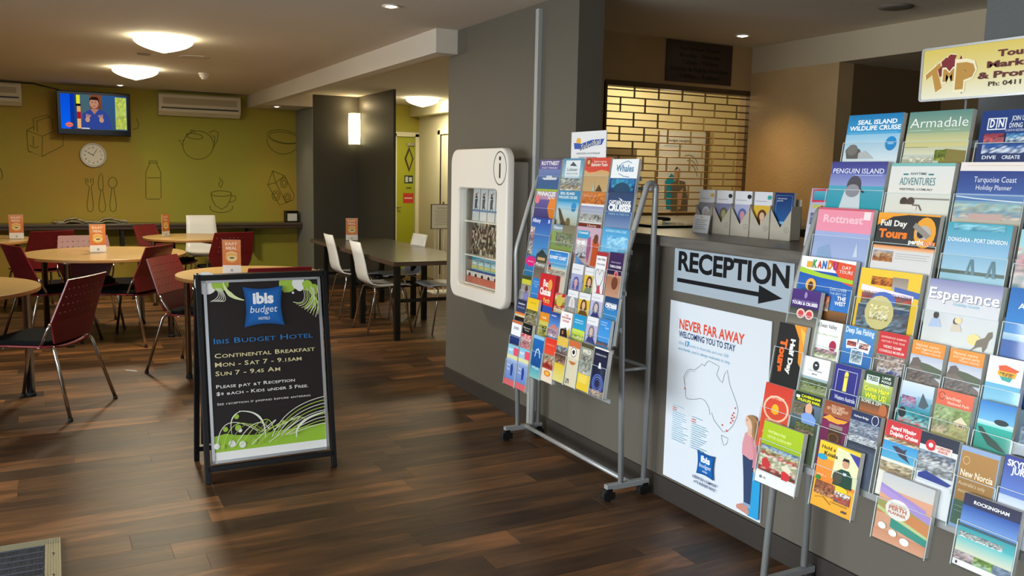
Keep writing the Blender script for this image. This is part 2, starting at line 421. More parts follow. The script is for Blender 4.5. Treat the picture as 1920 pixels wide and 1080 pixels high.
struct('wall_office', MB().box(3.2, 6.4, 0, 6.0, 6.5, CZ).box(3.2, 5.10, 0, 3.3, 6.4, CZ).box(5.9, 5.1, 0, 6.0, 6.4, CZ), mat('office_paint', '#e5dab0', .7))
struct('wall_front', MB().box(X0, Y0-.15, 0, -2.9, Y0, CZ).box(1.7, Y0-.15, 0, 6, Y0, CZ).box(-2.9, Y0-.15, 2.3, 1.7, Y0, CZ).box(5.9, Y0, 0, 6.0, .2, CZ), wall_grey)
struct('wall_left', MB().box(X0-.15, 5.6, 0, X0, 12.15, CZ).box(X0-.15, Y0, 2.35, X0, 5.6, CZ).box(X0-.15, Y0, 0, X0, -1.2, CZ).box(X0-.15, -1.2, 0, X0, 5.6, .28), wall_grey)
for i, (a, b) in enumerate(((-1.2, 1.1), (1.1, 3.4), (3.4, 5.6))):
    wf = MB()
    wf.box(X0-.1, a, .28, X0-.04, a+.05, 2.35).box(X0-.1, b-.05, .28, X0-.04, b, 2.35).box(X0-.1, a, .28, X0-.04, b, .33).box(X0-.1, a, 2.3, X0-.04, b, 2.35)
    wo = struct('window_%d' % (i+1), wf, mat('aluminium', '#8d9092', .4, metal=.8))
    MB().box(X0-.075, a+.05, .33, X0-.069, b-.05, 2.3).build('pane', MATS['glass'], wo)
# skirtings
struct('baseboard_right', MB().box(2.486, 3.99, 0, 2.5, 5.69, .10).box(2.486, .2, 0, 2.5, 3.99, .10).box(2.5, 5.69, 0, 2.66, 5.704, .1), skirt, bevel=.002)
struct('baseboard_back', MB().box(X0, 11.986, 0, 3.0, 12.0, .10), skirt)
struct('baseboard_partition', MB().box(2.99, 11.15, 0, 3.0, 12, .1).box(3.0, 11.136, 0, 3.6, 11.15, .1).box(3.588, 9.8, 0, 3.6, 11.15, .1), skirt)
# murals on the green wall: line drawings in dark paint
MURAL={
'toaster':[
[(-0.241,1.914),(-0.077,1.851),(-0.091,1.609),(-0.237,1.675),(-0.241,1.914)],
[(-0.077,1.851),(0.147,1.966),(0.142,1.745),(-0.091,1.609)],
[(-0.241,1.914),(-0.161,1.965)],
[(-0.164,1.913),(-0.166,2.058),(-0.013,2.105),(0.032,2.068),(0.039,1.938)],
[(-0.127,1.900),(-0.129,2.032),(0.007,2.085)],
[(-0.217,1.739),(-0.167,1.706),(-0.124,1.726)],
[(-0.175,1.847),(-0.176,1.729)],
[(-0.237,1.675),(-0.211,1.646)],
],
'teapot':[
[(1.904,1.813),(1.896,1.764),(1.876,1.719),(1.844,1.680),(1.803,1.649),(1.756,1.629),(1.706,1.622),(1.657,1.627),(1.611,1.644),(1.573,1.672),(1.544,1.709),(1.526,1.752),(1.521,1.799),(1.529,1.847),(1.549,1.892),(1.580,1.930),(1.620,1.961),(1.666,1.981),(1.716,1.990),(1.765,1.985),(1.811,1.969),(1.850,1.941),(1.880,1.904),(1.899,1.860),(1.904,1.813)],
[(1.772,1.908),(1.767,1.899),(1.755,1.892),(1.738,1.886),(1.716,1.883),(1.691,1.882),(1.664,1.884),(1.638,1.888),(1.614,1.894),(1.594,1.902),(1.580,1.911),(1.571,1.920),(1.569,1.930),(1.574,1.939),(1.585,1.946),(1.602,1.952),(1.624,1.955),(1.649,1.956),(1.676,1.954),(1.702,1.950),(1.726,1.944),(1.746,1.936),(1.761,1.927),(1.770,1.918),(1.772,1.908)],
[(1.618,1.973),(1.620,1.982),(1.627,1.989),(1.636,1.995),(1.647,1.997),(1.659,1.996),(1.668,1.991),(1.674,1.984),(1.676,1.975)],
[(1.542,1.858),(1.470,1.866),(1.528,1.792)],
[(1.851,1.972),(1.919,2.006),(1.968,1.977),(1.953,1.874),(1.891,1.768)],
[(1.879,1.927),(1.924,1.929),(1.915,1.839)],
],
'mixing_bowl':[
[(3.054,1.930),(3.042,1.907),(3.016,1.888),(2.976,1.873),(2.927,1.865),(2.870,1.862),(2.812,1.866),(2.754,1.877),(2.702,1.892),(2.658,1.912),(2.626,1.935),(2.608,1.959),(2.604,1.983),(2.616,2.005),(2.642,2.024),(2.680,2.038),(2.729,2.047),(2.784,2.050),(2.843,2.046),(2.900,2.037),(2.953,2.021),(2.998,2.002),(3.031,1.979),(3.050,1.954),(3.054,1.930)],
[(3.038,1.922),(3.028,1.904),(3.004,1.889),(2.969,1.878),(2.925,1.872),(2.875,1.871),(2.823,1.875),(2.771,1.883),(2.724,1.896),(2.685,1.913),(2.656,1.931),(2.639,1.951),(2.636,1.970),(2.645,1.987),(2.668,2.002),(2.702,2.013),(2.745,2.020),(2.795,2.021),(2.847,2.018),(2.899,2.009),(2.947,1.996),(2.987,1.980),(3.017,1.961),(3.034,1.941),(3.038,1.922)],
[(3.041,1.904),(3.034,1.878),(3.024,1.854),(3.011,1.830),(2.994,1.809),(2.976,1.789),(2.955,1.771),(2.932,1.756),(2.907,1.744),(2.881,1.734),(2.854,1.728),(2.827,1.724),(2.799,1.724),(2.772,1.727),(2.746,1.733),(2.721,1.742),(2.697,1.754),(2.675,1.768),(2.656,1.785),(2.638,1.805),(2.624,1.826),(2.612,1.848),(2.604,1.872),(2.598,1.897),(2.596,1.923)],
],
'milk_bottle':[
[(1.111,1.586),(1.205,1.588),(1.203,1.538),(1.243,1.451),(1.240,1.121),(1.216,1.101),(1.072,1.100),(1.056,1.120),(1.067,1.447),(1.109,1.536),(1.111,1.586)],
[(1.081,1.372),(1.238,1.375)],
[(1.103,1.560),(1.211,1.563)],
],
'cutlery':[
[(0.370,1.360),(0.376,1.287),(0.410,1.251),(0.374,1.018),(0.385,0.949),(0.409,0.936),(0.438,0.956),(0.447,1.018),(0.430,1.251),(0.455,1.288),(0.456,1.361)],
[(0.394,1.353),(0.398,1.299)],
[(0.429,1.354),(0.423,1.300)],
[(0.519,1.215),(0.511,1.301),(0.528,1.387),(0.550,1.424),(0.566,1.376),(0.566,1.216),(0.519,1.215)],
[(0.540,1.215),(0.508,1.018),(0.512,0.956),(0.542,0.931),(0.577,0.956),(0.584,1.018),(0.558,1.216)],
[(0.725,1.304),(0.723,1.287),(0.718,1.271),(0.709,1.257),(0.698,1.246),(0.686,1.239),(0.673,1.237),(0.660,1.239),(0.649,1.245),(0.639,1.256),(0.631,1.269),(0.627,1.285),(0.626,1.303),(0.628,1.320),(0.634,1.336),(0.642,1.350),(0.653,1.361),(0.665,1.368),(0.678,1.370),(0.691,1.368),(0.703,1.362),(0.713,1.351),(0.720,1.337),(0.724,1.321),(0.725,1.304)],
[(0.664,1.239),(0.634,1.018),(0.640,0.956),(0.667,0.936),(0.699,0.956),(0.711,1.018),(0.687,1.239)],
],
'coffee_cup':[
[(2.120,1.180),(2.115,1.170),(2.102,1.161),(2.080,1.153),(2.053,1.147),(2.021,1.143),(1.987,1.142),(1.953,1.143),(1.921,1.146),(1.894,1.152),(1.874,1.159),(1.861,1.168),(1.857,1.177),(1.861,1.187),(1.875,1.196),(1.896,1.204),(1.923,1.210),(1.954,1.214),(1.988,1.215),(2.023,1.214),(2.054,1.211),(2.082,1.205),(2.102,1.198),(2.116,1.189),(2.120,1.180)],
[(1.857,1.172),(1.872,1.099),(1.908,1.021),(1.983,0.969),(2.055,1.008),(2.092,1.079),(2.120,1.169)],
[(2.119,1.148),(2.171,1.148),(2.175,1.106),(2.143,1.074),(2.087,1.064)],
[(2.123,1.019),(2.129,1.008),(2.131,0.997),(2.130,0.986),(2.125,0.975),(2.116,0.965),(2.104,0.956),(2.088,0.947),(2.070,0.940),(2.050,0.934),(2.028,0.930),(2.006,0.927),(1.982,0.926),(1.959,0.927),(1.936,0.930),(1.914,0.934),(1.895,0.940),(1.877,0.947),(1.863,0.956),(1.851,0.965),(1.843,0.975),(1.838,0.986),(1.838,0.997),(1.840,1.007),(1.847,1.018)],
[(1.967,1.392),(1.986,1.348),(1.955,1.304),(1.979,1.257)],
[(1.997,1.367),(2.011,1.323),(1.987,1.257)],
],
'juice_carton':[
[(2.668,1.493),(2.828,1.429),(2.960,1.165),(2.943,1.100),(2.755,1.023),(2.599,1.304),(2.668,1.493)],
[(2.599,1.304),(2.706,1.333),(2.828,1.429)],
[(2.668,1.493),(2.706,1.333),(2.855,1.050)],
[(2.865,1.335),(2.863,1.317),(2.858,1.301),(2.851,1.287),(2.841,1.276),(2.830,1.269),(2.818,1.267),(2.806,1.269),(2.795,1.276),(2.786,1.286),(2.779,1.300),(2.774,1.316),(2.773,1.334),(2.775,1.351),(2.779,1.367),(2.787,1.381),(2.797,1.392),(2.808,1.399),(2.820,1.402),(2.831,1.400),(2.842,1.393),(2.852,1.383),(2.859,1.369),(2.863,1.352),(2.865,1.335)],
[(2.843,1.335),(2.842,1.325),(2.839,1.316),(2.836,1.308),(2.830,1.302),(2.824,1.298),(2.818,1.297),(2.812,1.298),(2.806,1.301),(2.801,1.307),(2.797,1.315),(2.795,1.324),(2.794,1.334),(2.795,1.344),(2.798,1.353),(2.802,1.361),(2.807,1.367),(2.813,1.371),(2.819,1.372),(2.825,1.371),(2.831,1.367),(2.836,1.361),(2.840,1.354),(2.842,1.344),(2.843,1.335)],
[(2.762,1.158),(2.760,1.141),(2.755,1.124),(2.746,1.110),(2.735,1.099),(2.722,1.093),(2.708,1.090),(2.694,1.093),(2.681,1.099),(2.670,1.110),(2.662,1.124),(2.657,1.140),(2.655,1.157),(2.657,1.175),(2.663,1.191),(2.671,1.205),(2.683,1.216),(2.696,1.223),(2.710,1.225),(2.723,1.223),(2.736,1.216),(2.747,1.206),(2.756,1.192),(2.761,1.176),(2.762,1.158)],
[(2.738,1.158),(2.737,1.148),(2.734,1.139),(2.729,1.131),(2.723,1.125),(2.716,1.121),(2.708,1.120),(2.700,1.121),(2.693,1.125),(2.687,1.131),(2.683,1.139),(2.680,1.148),(2.679,1.158),(2.680,1.167),(2.683,1.176),(2.688,1.184),(2.694,1.190),(2.701,1.194),(2.709,1.196),(2.717,1.194),(2.724,1.191),(2.730,1.185),(2.734,1.177),(2.737,1.168),(2.738,1.158)],
[(2.911,1.132),(2.909,1.117),(2.904,1.103),(2.897,1.092),(2.887,1.082),(2.876,1.077),(2.864,1.075),(2.852,1.077),(2.841,1.082),(2.832,1.091),(2.824,1.103),(2.820,1.117),(2.819,1.132),(2.820,1.146),(2.825,1.160),(2.833,1.172),(2.842,1.181),(2.853,1.187),(2.865,1.189),(2.877,1.187),(2.888,1.181),(2.898,1.172),(2.905,1.161),(2.910,1.147),(2.911,1.132)],
[(2.889,1.132),(2.888,1.124),(2.886,1.117),(2.882,1.111),(2.877,1.106),(2.871,1.103),(2.864,1.102),(2.858,1.103),(2.852,1.106),(2.847,1.111),(2.843,1.117),(2.841,1.124),(2.840,1.132),(2.841,1.139),(2.844,1.147),(2.848,1.153),(2.853,1.158),(2.859,1.161),(2.865,1.162),(2.871,1.161),(2.877,1.158),(2.882,1.153),(2.886,1.147),(2.888,1.140),(2.889,1.132)],
],
'cup_edge':[
[(-0.538,1.461),(-0.521,1.410),(-0.517,1.356),(-0.533,1.328),(-0.545,1.333)],
],
'kettle_edge':[
[(0.977,2.113),(1.003,2.053),(0.991,1.991),(0.927,1.976)],
],
}

for n_, ls in MURAL.items():
    ar = Art(1, 1, 0.0)
    for l in ls: ar.line([(x, 1 - z) for x, z in l], .008, '#55561c')
    o = ar.build(n_ + '_drawing', wb, 'matte_print'); o.matrix_world = frame_mat((0, 11.998, 0), *CAMFACE)
# door in the green wall
d1 = struct('door_1', MB().box(4.44, 12.02, 0, 4.79, 12.06, 2.03), green_door)
MB().box(4.43, 11.985, 0, 4.455, 12.06, 2.07).box(4.745, 11.985, 0, 4.80, 12.06, 2.07).box(4.43, 11.985, 2.03, 4.80, 12.06, 2.095).build('door_frame', cream, d1)
MB().tube([(4.475, 12.02, 1.0), (4.475, 11.97, 1.0), (4.52, 11.96, 1.0)], .009, 8).build('door_handle', chrome, d1)
MB().box(4.62, 11.99, 1.90, 4.73, 12.02, 1.94).build('door_closer', chrome, d1)
a = Art(.16, .9)
a.poly([(.1, .2), (.55, .0), (1, .2), (.55, .42)], '#4a3328'); a.poly([(.28, .2), (.58, .07), (.85, .2), (.58, .35)], '#a5a81e')
a.rect(.1, .47, .95, .60, '#2c3a33'); a.rect(.2, .49, .45, .58, '#c9d0c8'); a.rect(.55, .50, .85, .57, '#c9d0c8')
a.rect(.3, .66, .8, .69, '#6b6420'); a.rect(.0, .76, 1, .92, '#c23a30'); a.rect(.1, .83, .9, .85, '#e8c8bc')
o = a.build('door_signs', d1); o.matrix_world = frame_mat((4.57, 12.019, .99), *CAMFACE)
# cream door on the corridor wall
d2 = struct('door_2', MB().box(4.78, 10.3, 0, 4.80, 11.12, 2.04), cream)
MB().box(4.76, 11.12, 0, 4.80, 11.20, 2.10).box(4.76, 10.2, 0, 4.80, 10.28, 2.1).box(4.76, 10.2, 2.04, 4.80, 11.2, 2.12).build('door_frame', cream, d2)
MB().box(4.765, 11.105, .1, 4.80, 11.12, 2.04).build('shadow_gap', black, d2)
MB().tube([(4.78, 11.0, 1.02), (4.72, 11.0, 1.02), (4.72, 10.9, 1.02)], .01, 8).box(4.772, 10.97, .92, 4.78, 11.03, 1.12).build('door_handle', chrome, d2)

# ---------------------------------------------------------------- ceiling fittings
warm = (1.0, .88, .64)
lampglow = mat('opal_glass_lit', '#fff2cc', .4, emit=22.0)
def point(name, loc, e, col=warm, r=.08):
    d = bpy.data.lights.new(name, 'POINT'); d.energy = e; d.color = col; d.shadow_soft_size = r
    o = bpy.data.objects.new(name, d); COL.objects.link(o); o.location = loc; return o
def dome(x, y, label, e, r=.215):
    t = thing('ceiling_lamp', label, 'ceiling light', (x, y, CZ), 0, 'domed ceiling lamps')
    MB().lathe([(r*.62, 0), (r*.62, -.02), (r*.5, -.03)], 32).build('mounting_plate', whiteplastic, t)
    MB().lathe([(r, -.012)] + [(r*(1 - (i/10)**1.55), -.016 - .098*(i/10)**.72) for i in range(1, 10)] + [(.008, -.114)], 40).build('glass_bowl', lampglow, t)
    disk('lamp_light', (x, y, CZ-.13), .17, e, warm)
dome(.79, 7.15, 'larger lit glass dome lamp on the ceiling, nearest the viewer', 42)
dome(.78, 9.5, 'smaller-looking lit dome lamp above the television side of the cafe', 42)
dome(4.33, 10.7, 'lit dome lamp in the corridor beyond the dark partition', 16)
def downlight(x, y, z, label, e):
    t = thing('downlight', label, 'downlight', (x, y, z), 0, 'recessed downlights')
    MB().lathe([(.052, 0), (.055, -.006), (.042, -.008), (.036, -.002)], 24).build('trim_ring', whiteplastic, t)
    MB().lathe([(.034, -.001), (.03, -.006), (.012, -.012)], 20).build('bulb', mat('halogen_lit', '#fff0cc', .3, emit=14), t)
    if e:
        d = bpy.data.lights.new('spot', 'SPOT'); d.energy = e; d.color = (1, .72, .38); d.spot_size = radians(95); d.spot_blend = .8; d.shadow_soft_size = .03
        o = bpy.data.objects.new('downlight_beam', d); COL.objects.link(o); o.location = (x, y, z-.02)
downlight(1.812, 4.98, CZ, 'small lit downlight at the top of the picture, above the floor sign', 10)
downlight(4.188, 4.59, CZ, 'lit downlight over the roller grille', 45)
downlight(.77, 11.5, CZ, 'tiny lit downlight just above the television', 12)
downlight(2.60, 11.4, 2.32, 'tiny lit downlight in the dropped bay beside the beam', 12)
def detector(x, y, label):
    t = thing('smoke_detector', label, 'smoke detector', (x, y, CZ))
    MB().lathe([(.055, 0), (.055, -.018), (.048, -.022)], 24).build('base', whiteplastic, t)
    MB().lathe([(.046, -.022), (.046, -.034), (.03, -.05), (.028, -.062), (.01, -.064)], 24).build('sensor_head', whiteplastic, t)
detector(1.43, 9.5, 'small white smoke detector on the cafe ceiling near the air conditioner')
detector(4.71, 3.43, 'white smoke detector on the lobby ceiling above the yellow sign')
tag(MB().lathe([(.13, 0), (.13, -.006), (.11, -.009)], 32, (0, 0, 0)).build('ceiling_plate', mat('plate_white', '#c9c0b0', .8)), 'flat round cover plate on the cafe ceiling right of the lamps', 'ceiling plate').location = (1.16, 8.2, CZ)
tag(MB().lathe([(.055, 0), (.055, -.008), (.03, -.012)], 24).build('speaker_disc', mat('disc_grey', '#8a8274', .8)), 'small dark disc on the ceiling between the two dome lamps', 'ceiling speaker').location = (.75, 8.25, CZ)
tag(MB().lathe([(.09, 0), (.09, -.008), (.06, -.014), (.02, -.014)], 24).build('air_vent', mat('vent_grey', '#6f665a', .8)), 'round dark vent on the lobby ceiling', 'vent').location = (4.19, 3.38, CZ)

# sconce in the corner of the dark partition
t = thing('wall_sconce', 'lit curved glass wall light in the corner of the dark partition', 'wall light', (3.53, 11.08, 1.86), radians(-45+90))
sc = MB()
pts = [(-.085 + .17*i/8, -.055*sin(pi*i/8)) for i in range(9)]
for i in range(8):
    (xa, ya), (xb, yb) = pts[i], pts[i+1]
    for z0, z1, k0, k1 in ((0, .12, .93, 1.0), (.12, .30, 1.0, 1.0), (.30, .40, 1.0, .95)):
        n = len(sc.v); sc.v += [(xa*k0, ya*k0, z0), (xb*k0, yb*k0, z0), (xb*k1, yb*k1, z1), (xa*k1, ya*k1, z1)]; sc.face([n, n+1, n+2, n+3], 0, True)
o = sc.build('glass_shade', mat('sconce_glass', '#fff0b4', .4, emit=5.0), t)
md = o.modifiers.new('s', 'SOLIDIFY'); md.thickness = .004
MB().box(-.06, .0, .1, .06, .02, .34).build('back_plate', chrome, t)
t.rotation_euler.z = radians(-40)
point('sconce_glow', (3.50, 11.0, 2.36), 2.2, (1, .75, .4), .04); point('sconce_glow', (3.46, 10.98, 2.05), 1.5, (1, .75, .4), .06)

# ---------------------------------------------------------------- things on the green wall
tv = thing('television', 'flat black television on a wall bracket showing a man in a blue shirt', 'television', (.488, 11.72, 2.135))
tv.rotation_euler = (radians(4), 0, 0)
MB().box(-.40, -.03, -.26, .40, .03, .255).build('bezel', mat('gloss_black', '#060607', .12), tv, bevel=.008)
MB().box(-.10, .03, -.10, .10, .22, .10).box(-.02, .2, -.14, .02, .27, .14).build('wall_bracket', black, tv)
a = Art(.72, .41, .0004)
a.rect(0, 0, 1, 1, '#2a4f86', '#3b5a80'); a.rect(0, 0, .17, 1, '#0a52e0', '#0868ff'); a.rect(.14, 0, .2, 1, '#0830b8', '#103c8c')
a.rect(.2, 0, .28, 1, '#1c4a82'); a.rect(.235, .02, .29, .27, '#f2ee30'); a.rect(.24, .34, .295, .5, '#f6b25c'); a.rect(.24, .5, .295, .7, '#b31c2c'); a.rect(.24, .7, .295, .98, '#f2b87c'); a.rect(.225, .27, .30, .34, '#161616')
a.rect(.30, 0, .44, 1, '#4a6a74'); a.rect(.44, 0, .62, .5, '#8a4a30', '#6b4438'); a.rect(.62, 0, .84, 1, '#2f5a92', '#3a5674')
a.photo(.82, .04, .99, .97, ['#b5c860', '#ccd648', '#a8be74', '#d2da3c', '#b4c468'], 4, 9, 5)
a.poly([(.30, 1), (.32, .55), (.40, .46), (.46, .40), (.58, .40), (.66, .48), (.72, .62), (.77, .98)], '#34499a'); a.poly([(.44, .40), (.50, .56), (.57, .40)], '#b98068')
a.ell(.5, .23, .068, .16, '#c58a70'); a.poly([(.43, .2), (.435, .1), (.48, .05), (.55, .06), (.575, .14), (.57, .24), (.555, .15), (.45, .14)], '#2a1a14')
a.ell(.475, .21, .01, .012, '#3a2018'); a.ell(.525, .21, .01, .012, '#3a2018'); a.rect(.48, .31, .525, .325, '#8d4a40')
for s_ in (-1, 1):
    cx = .50 + s_*.105
    a.ell(cx, .72, .035, .07, '#cf9a80')
    for k in range(4): a.line([(cx + s_*(-.02+.012*k), .67), (cx + s_*(-.05 + .022*k), .58 - .01*k)], .008, '#cf9a80')
a.ell(.12, .88, .06, .075, '#d64a48'); a.ell(.12, .88, .05, .055, '#f08c80'); a.text('news', .12, .905, .06, '#c03030', fit=.07, bold=.02); a.rect(.30, .955, .42, .985, '#e8e8e8')
o = a.build('screen_picture', tv, 'screen')
o.matrix_basis = frame_mat((-.36, -.0315, -.19), (1, 0, 0), (0, 0, 1))
tag(MB().tube([(.12, 11.78, 2.40), (-.15, 11.97, 2.47), (-.6, 11.985, 2.46)], .008, 6).build('power_cable', black), 'thin black cable running from the television to the ceiling corner', 'cable')

def ac(x0, x1, z0, z1, label):
    t = thing('air_conditioner', label, 'air conditioner', ((x0+x1)/2, 12, z0), 0, 'wall air conditioners')
    W, H = (x1-x0)/2, z1-z0
    prof = [(0, 0), (-.12, .0), (-.19, .05), (-.21, .12), (-.21, H-.02), (-.19, H), (0, H)]
    n = len(prof); mb = MB()
    for x in (-W, W): mb.v += [(x, p[0], p[1]) for p in prof]
    mb.face(list(range(n))); mb.face(list(range(n, 2*n))[::-1])
    for i in range(n): mb.face([i, i+n, (i+1) % n + n, (i+1) % n])
    mb.build('housing', mat('ac_white', '#d9cfb8', .45), t, bevel=.006)
    MB().box(-W+.05, -.214, .14, W-.05, -.209, H-.05).build('grille', mat('ac_grille', '#b5a98f', .6), t)
    MB().box(-W+.03, -.2115, .085, W-.03, -.203, .10).build('vent_slot', black, t)
    MB().box(-W+.04, -.205, .045, W-.04, -.188, .078).build('louvre', mat('ac_white', '#d9cfb8'), t, bevel=.003)
    return t
ac(1.225, 2.225, 2.165, 2.435, 'white wall air conditioner between the television and the ceiling beam')
ac(-1.27, -.27, 2.19, 2.45, 'white air conditioner cut by the left edge of the picture')

t = thing('wall_clock', 'round white wall clock below the television', 'clock', (.468, 12, 1.64))
def xz_lathe(mb, prof, n=32, mi=0):   # lathe about the -Y axis
    base = len(mb.v)
    for r, d in prof:
        for j in range(n): mb.v.append((r*cos(2*pi*j/n), -d, r*sin(2*pi*j/n)))
    for i in range(len(prof)-1):
        for j in range(n): mb.face([base+i*n+j, base+i*n+(j+1) % n, base+(i+1)*n+(j+1) % n, base+(i+1)*n+j], mi, True)
    mb.face([base+j for j in range(n)][::-1], mi); mb.face([base+(len(prof)-1)*n+j for j in range(n)], mi)
    return mb
xz_lathe(MB(), [(.145, 0), (.15, .03), (.143, .042), (.128, .03), (.126, .02)]).build('rim', mat('clock_rim', '#d5d2c8', .3), t)
a = Art(.25, .25); a.ell(.5, .5, .5, .5, '#ece8dc', 32)
for i in range(12):
    th = radians(90 - 30*(i+1)); a.text(str(i+1), .5+.38*cos(th), .5-.38*sin(th)+.04, .085, '#2a2a2a', bold=.02)
a.line([(.5, .5), (.5-.25, .5-.14)], .008, '#1a1a1a'); a.line([(.5, .5), (.5+.16, .5-.26)], .006, '#1a1a1a'); a.ell(.5, .5, .03, .03, '#1a1a1a')
o = a.build('clock_face', t); o.matrix_basis = frame_mat((-.125, -.024, -.125), *CAMFACE)

# wall ledge, newspapers, napkins
led = thing('wall_ledge', 'long dark timber ledge along the green wall', 'shelf', (0, 12, 0))
MB().box(-3.4, -.33, .775, 2.99, 0, .805).build('ledge_top', mat('ledge_wood', '#5a5040', .25), led, bevel=.004)
MB().box(-3.4, -.31, .735, 2.99, -.28, .775).build('front_rail', darkedge, led)
for x in (-2.4, -.9, .75, 2.3): MB().box(x-.02, -.28, .5, x+.02, -.02, .775).build('bracket', black, led)
for k, (x, lab) in enumerate(((.22, 'open newspaper on the ledge, left of the pair'), (.62, 'open newspaper on the ledge, right of the pair'))):
    mb = MB(); r2 = random.Random(k)
    for q in range(4):
        n = len(mb.v); z = .806 + .006*q
        for i in range(9): 
            for j in (0, 1): mb.v.append((x - .2 + .05*i + .01*q*(-1)**q, 11.69 + .26*j + .004*q, z + .016*sin(i*.9+q)*.6 + .03*(abs(i-4)/4 < .3) + .004*q + .008*(k*(i > 5))))
        for i in range(8): mb.face([n+2*i, n+2*i+2, n+2*i+3, n+2*i+1], 0, True)
    o = mb.build('newspaper', mat('newsprint', '#cfc8ae', .8, noise=(60, '#77705c', (1, 1, 1), .5, .62)))
    md = o.modifiers.new('s', 'SOLIDIFY'); md.thickness = .003; tag(o, lab, 'newspaper', 'newspapers on the ledge')
t = thing('napkin_dispenser', 'black napkin dispenser with white napkins on the ledge end', 'napkin holder', (2.87, 11.82, .806))
MB().box(-.085, -.07, 0, .085, .07, .012).box(-.085, -.07, 0, -.07, .07, .15).box(.07, -.07, 0, .085, .07, .15).box(-.085, -.07, .138, .085, .07, .152).box(-.085, .06, 0, .085, .07, .15).build('case', blackmetal, t, bevel=.005)
MB().box(-.066, -.06, .015, .066, .05, .118).build('napkins', paper, t, bevel=.004)
# ---------------------------------------------------------------- red perforated cafe chairs (face +Y at rotation 0)
def make_red_chair():
    t = thing('cafe_chair', 'x', 'chair')
    # backrest shell with real perforations
    def grid_panel(z0, y0, w0, z1, y1, w1, holes, mb, bulge=.012):
        us = [0]
        cols = 9
        for c in range(cols):
            u = (c + .9) / (cols + .8); us += [u - .011, u + .011]
        us.append(1); vs = [0]
        rows = 4
        for r in range(rows): v = (r + 1.1) / (rows + 1.3); vs += [v - .014, v + .014]
        vs.append(1)
        if not holes: us = [i/10 for i in range(11)]; vs = [0, .5, 1]
        n = len(mb.v)
        for v in vs:
            for u in us:
                W = w0 + (w1-w0)*v; x = (u-.5)*W; mb.v.append((x, y0 + (y1-y0)*v - bulge*(1-(2*u-1)**2), z0 + (z1-z0)*v))
        m = len(us)
        for j in range(len(vs)-1):
            for i in range(m-1):
                if holes and i % 2 == 1 and j % 2 == 1 and not ((j//2 + i//2) % 2 and False): continue
                mb.face([n+j*m+i, n+j*m+i+1, n+(j+1)*m+i+1, n+(j+1)*m+i], 0, False)
    mb = MB(); grid_panel(.452, -.205, .40, .585, -.218, .49, False, mb); grid_panel(.585, -.218, .49, .84, -.318, .43, True, mb)
    o = mb.build('backrest', redplast, t); md = o.modifiers.new('s', 'SOLIDIFY'); md.thickness = .009; md.offset = 0
    # seat shell
    mb = MB(); nx, ny = 8, 6; n0 = len(mb.v)
    for j in range(ny+1):
        for i in range(nx+1):
            u, v = i/nx*2-1, j/ny; ww = .225 if v > .15 else .19 + .035*v/.15
            mb.v.append((u*ww*(1-.06*(v > .9)), -.205 + .43*v, .428 + .012*abs(u)**3 - .018*max(0, v-.8)*5*(v > .8)*.6 - .008*(1-u*u)))
    for j in range(ny):
        for i in range(nx): a_ = n0 + j*(nx+1)+i; mb.face([a_, a_+1, a_+nx+2, a_+nx+1], 0, True)
    o = mb.build('seat', redplast, t); md = o.modifiers.new('s', 'SOLIDIFY'); md.thickness = .012; md.offset = -1
    mb = MB(); mb.prism(rrect(-.205, -.18, .205, .21, .05, 4), .432, .466); o = mb.build('seat_pad', pad, t, bevel=.012)
    for s in (-1, 1):
        MB().tube(fillet([(s*.16, -.16, .425), (s*.205, -.205, .43), (s*.262, -.32, .014)], .03), .0115, 8).build('leg', chrome, t)
        MB().tube(fillet([(s*.185, .12, .418), (s*.20, .19, .410), (s*.245, .285, .014)], .03), .0115, 8).build('leg', chrome, t)
        MB().tube(fillet([(s*.215, -.13, .43), (s*.240, -.170, .50), (s*.243, -.212, .575)], .05), .0095, 8).build('side_bracket', chrome, t)
        MB().lathe([(.014, 0), (.014, .02)], 10, (s*.2625, -.32, 0)).lathe([(.014, 0), (.014, .02)], 10, (s*.2455, .285, 0)).build('foot_cap', rubber, t)
    MB().tube([(-.19, .12, .418), (.19, .12, .418)], .01, 8).tube([(-.19, -.10, .425), (.19, -.10, .425)], .01, 8).build('under_frame', chrome, t)
    return t
def make_white_chair():
    t = thing('white_chair', 'x', 'chair')
    prof = [(.215, .44, .40), (.19, .455, .41), (.05, .45, .41), (-.10, .452, .40), (-.165, .468, .385), (-.20, .505, .365), (-.218, .56, .35), (-.232, .65, .335), (-.255, .75, .325), (-.285, .86, .315)]
    mb = MB(); nx = 6
    for y, z, w in prof:
        for i in range(nx+1):
            u = i/nx*2-1; k = 1 if z > .5 else 0
            mb.v.append((u*w/2, y + (.014*u*u if k else 0), z + (0 if k else .010*u*u)))
    for j in range(len(prof)-1):
        for i in range(nx): a_ = j*(nx+1)+i; mb.face([a_, a_+nx+1, a_+nx+2, a_+1], 0, True)
    o = mb.build('seat_shell', white_shell, t); md = o.modifiers.new('s', 'SOLIDIFY'); md.thickness = .010; md.offset = 0
    for s in (-1, 1):
        MB().tube(fillet([(s*.03, -.11, .432), (s*.185, -.13, .43), (s*.215, -.225, .0)], .05), .0085, 8).build('leg', chrome, t)
        MB().tube(fillet([(s*.03, .12, .432), (s*.175, .13, .43), (s*.225, .215, .0)], .05), .0085, 8).build('leg', chrome, t)
    MB().box(-.05, -.13, .425, .05, .14, .437).build('seat_mount', chrome, t)
    return t
red0 = make_red_chair(); white0 = make_white_chair(); index_kids()
def place(src, x, y, rz, label, group, first=[]):
    if src.name in first: o = copy_tree(src)
    else: o = src; first.append(src.name)
    o.location = (x, y, 0); o.rotation_euler = (0, 0, radians(rz)); o['label'] = label; o['group'] = group
    return o
g = 'maroon cafe chairs around the round tables'
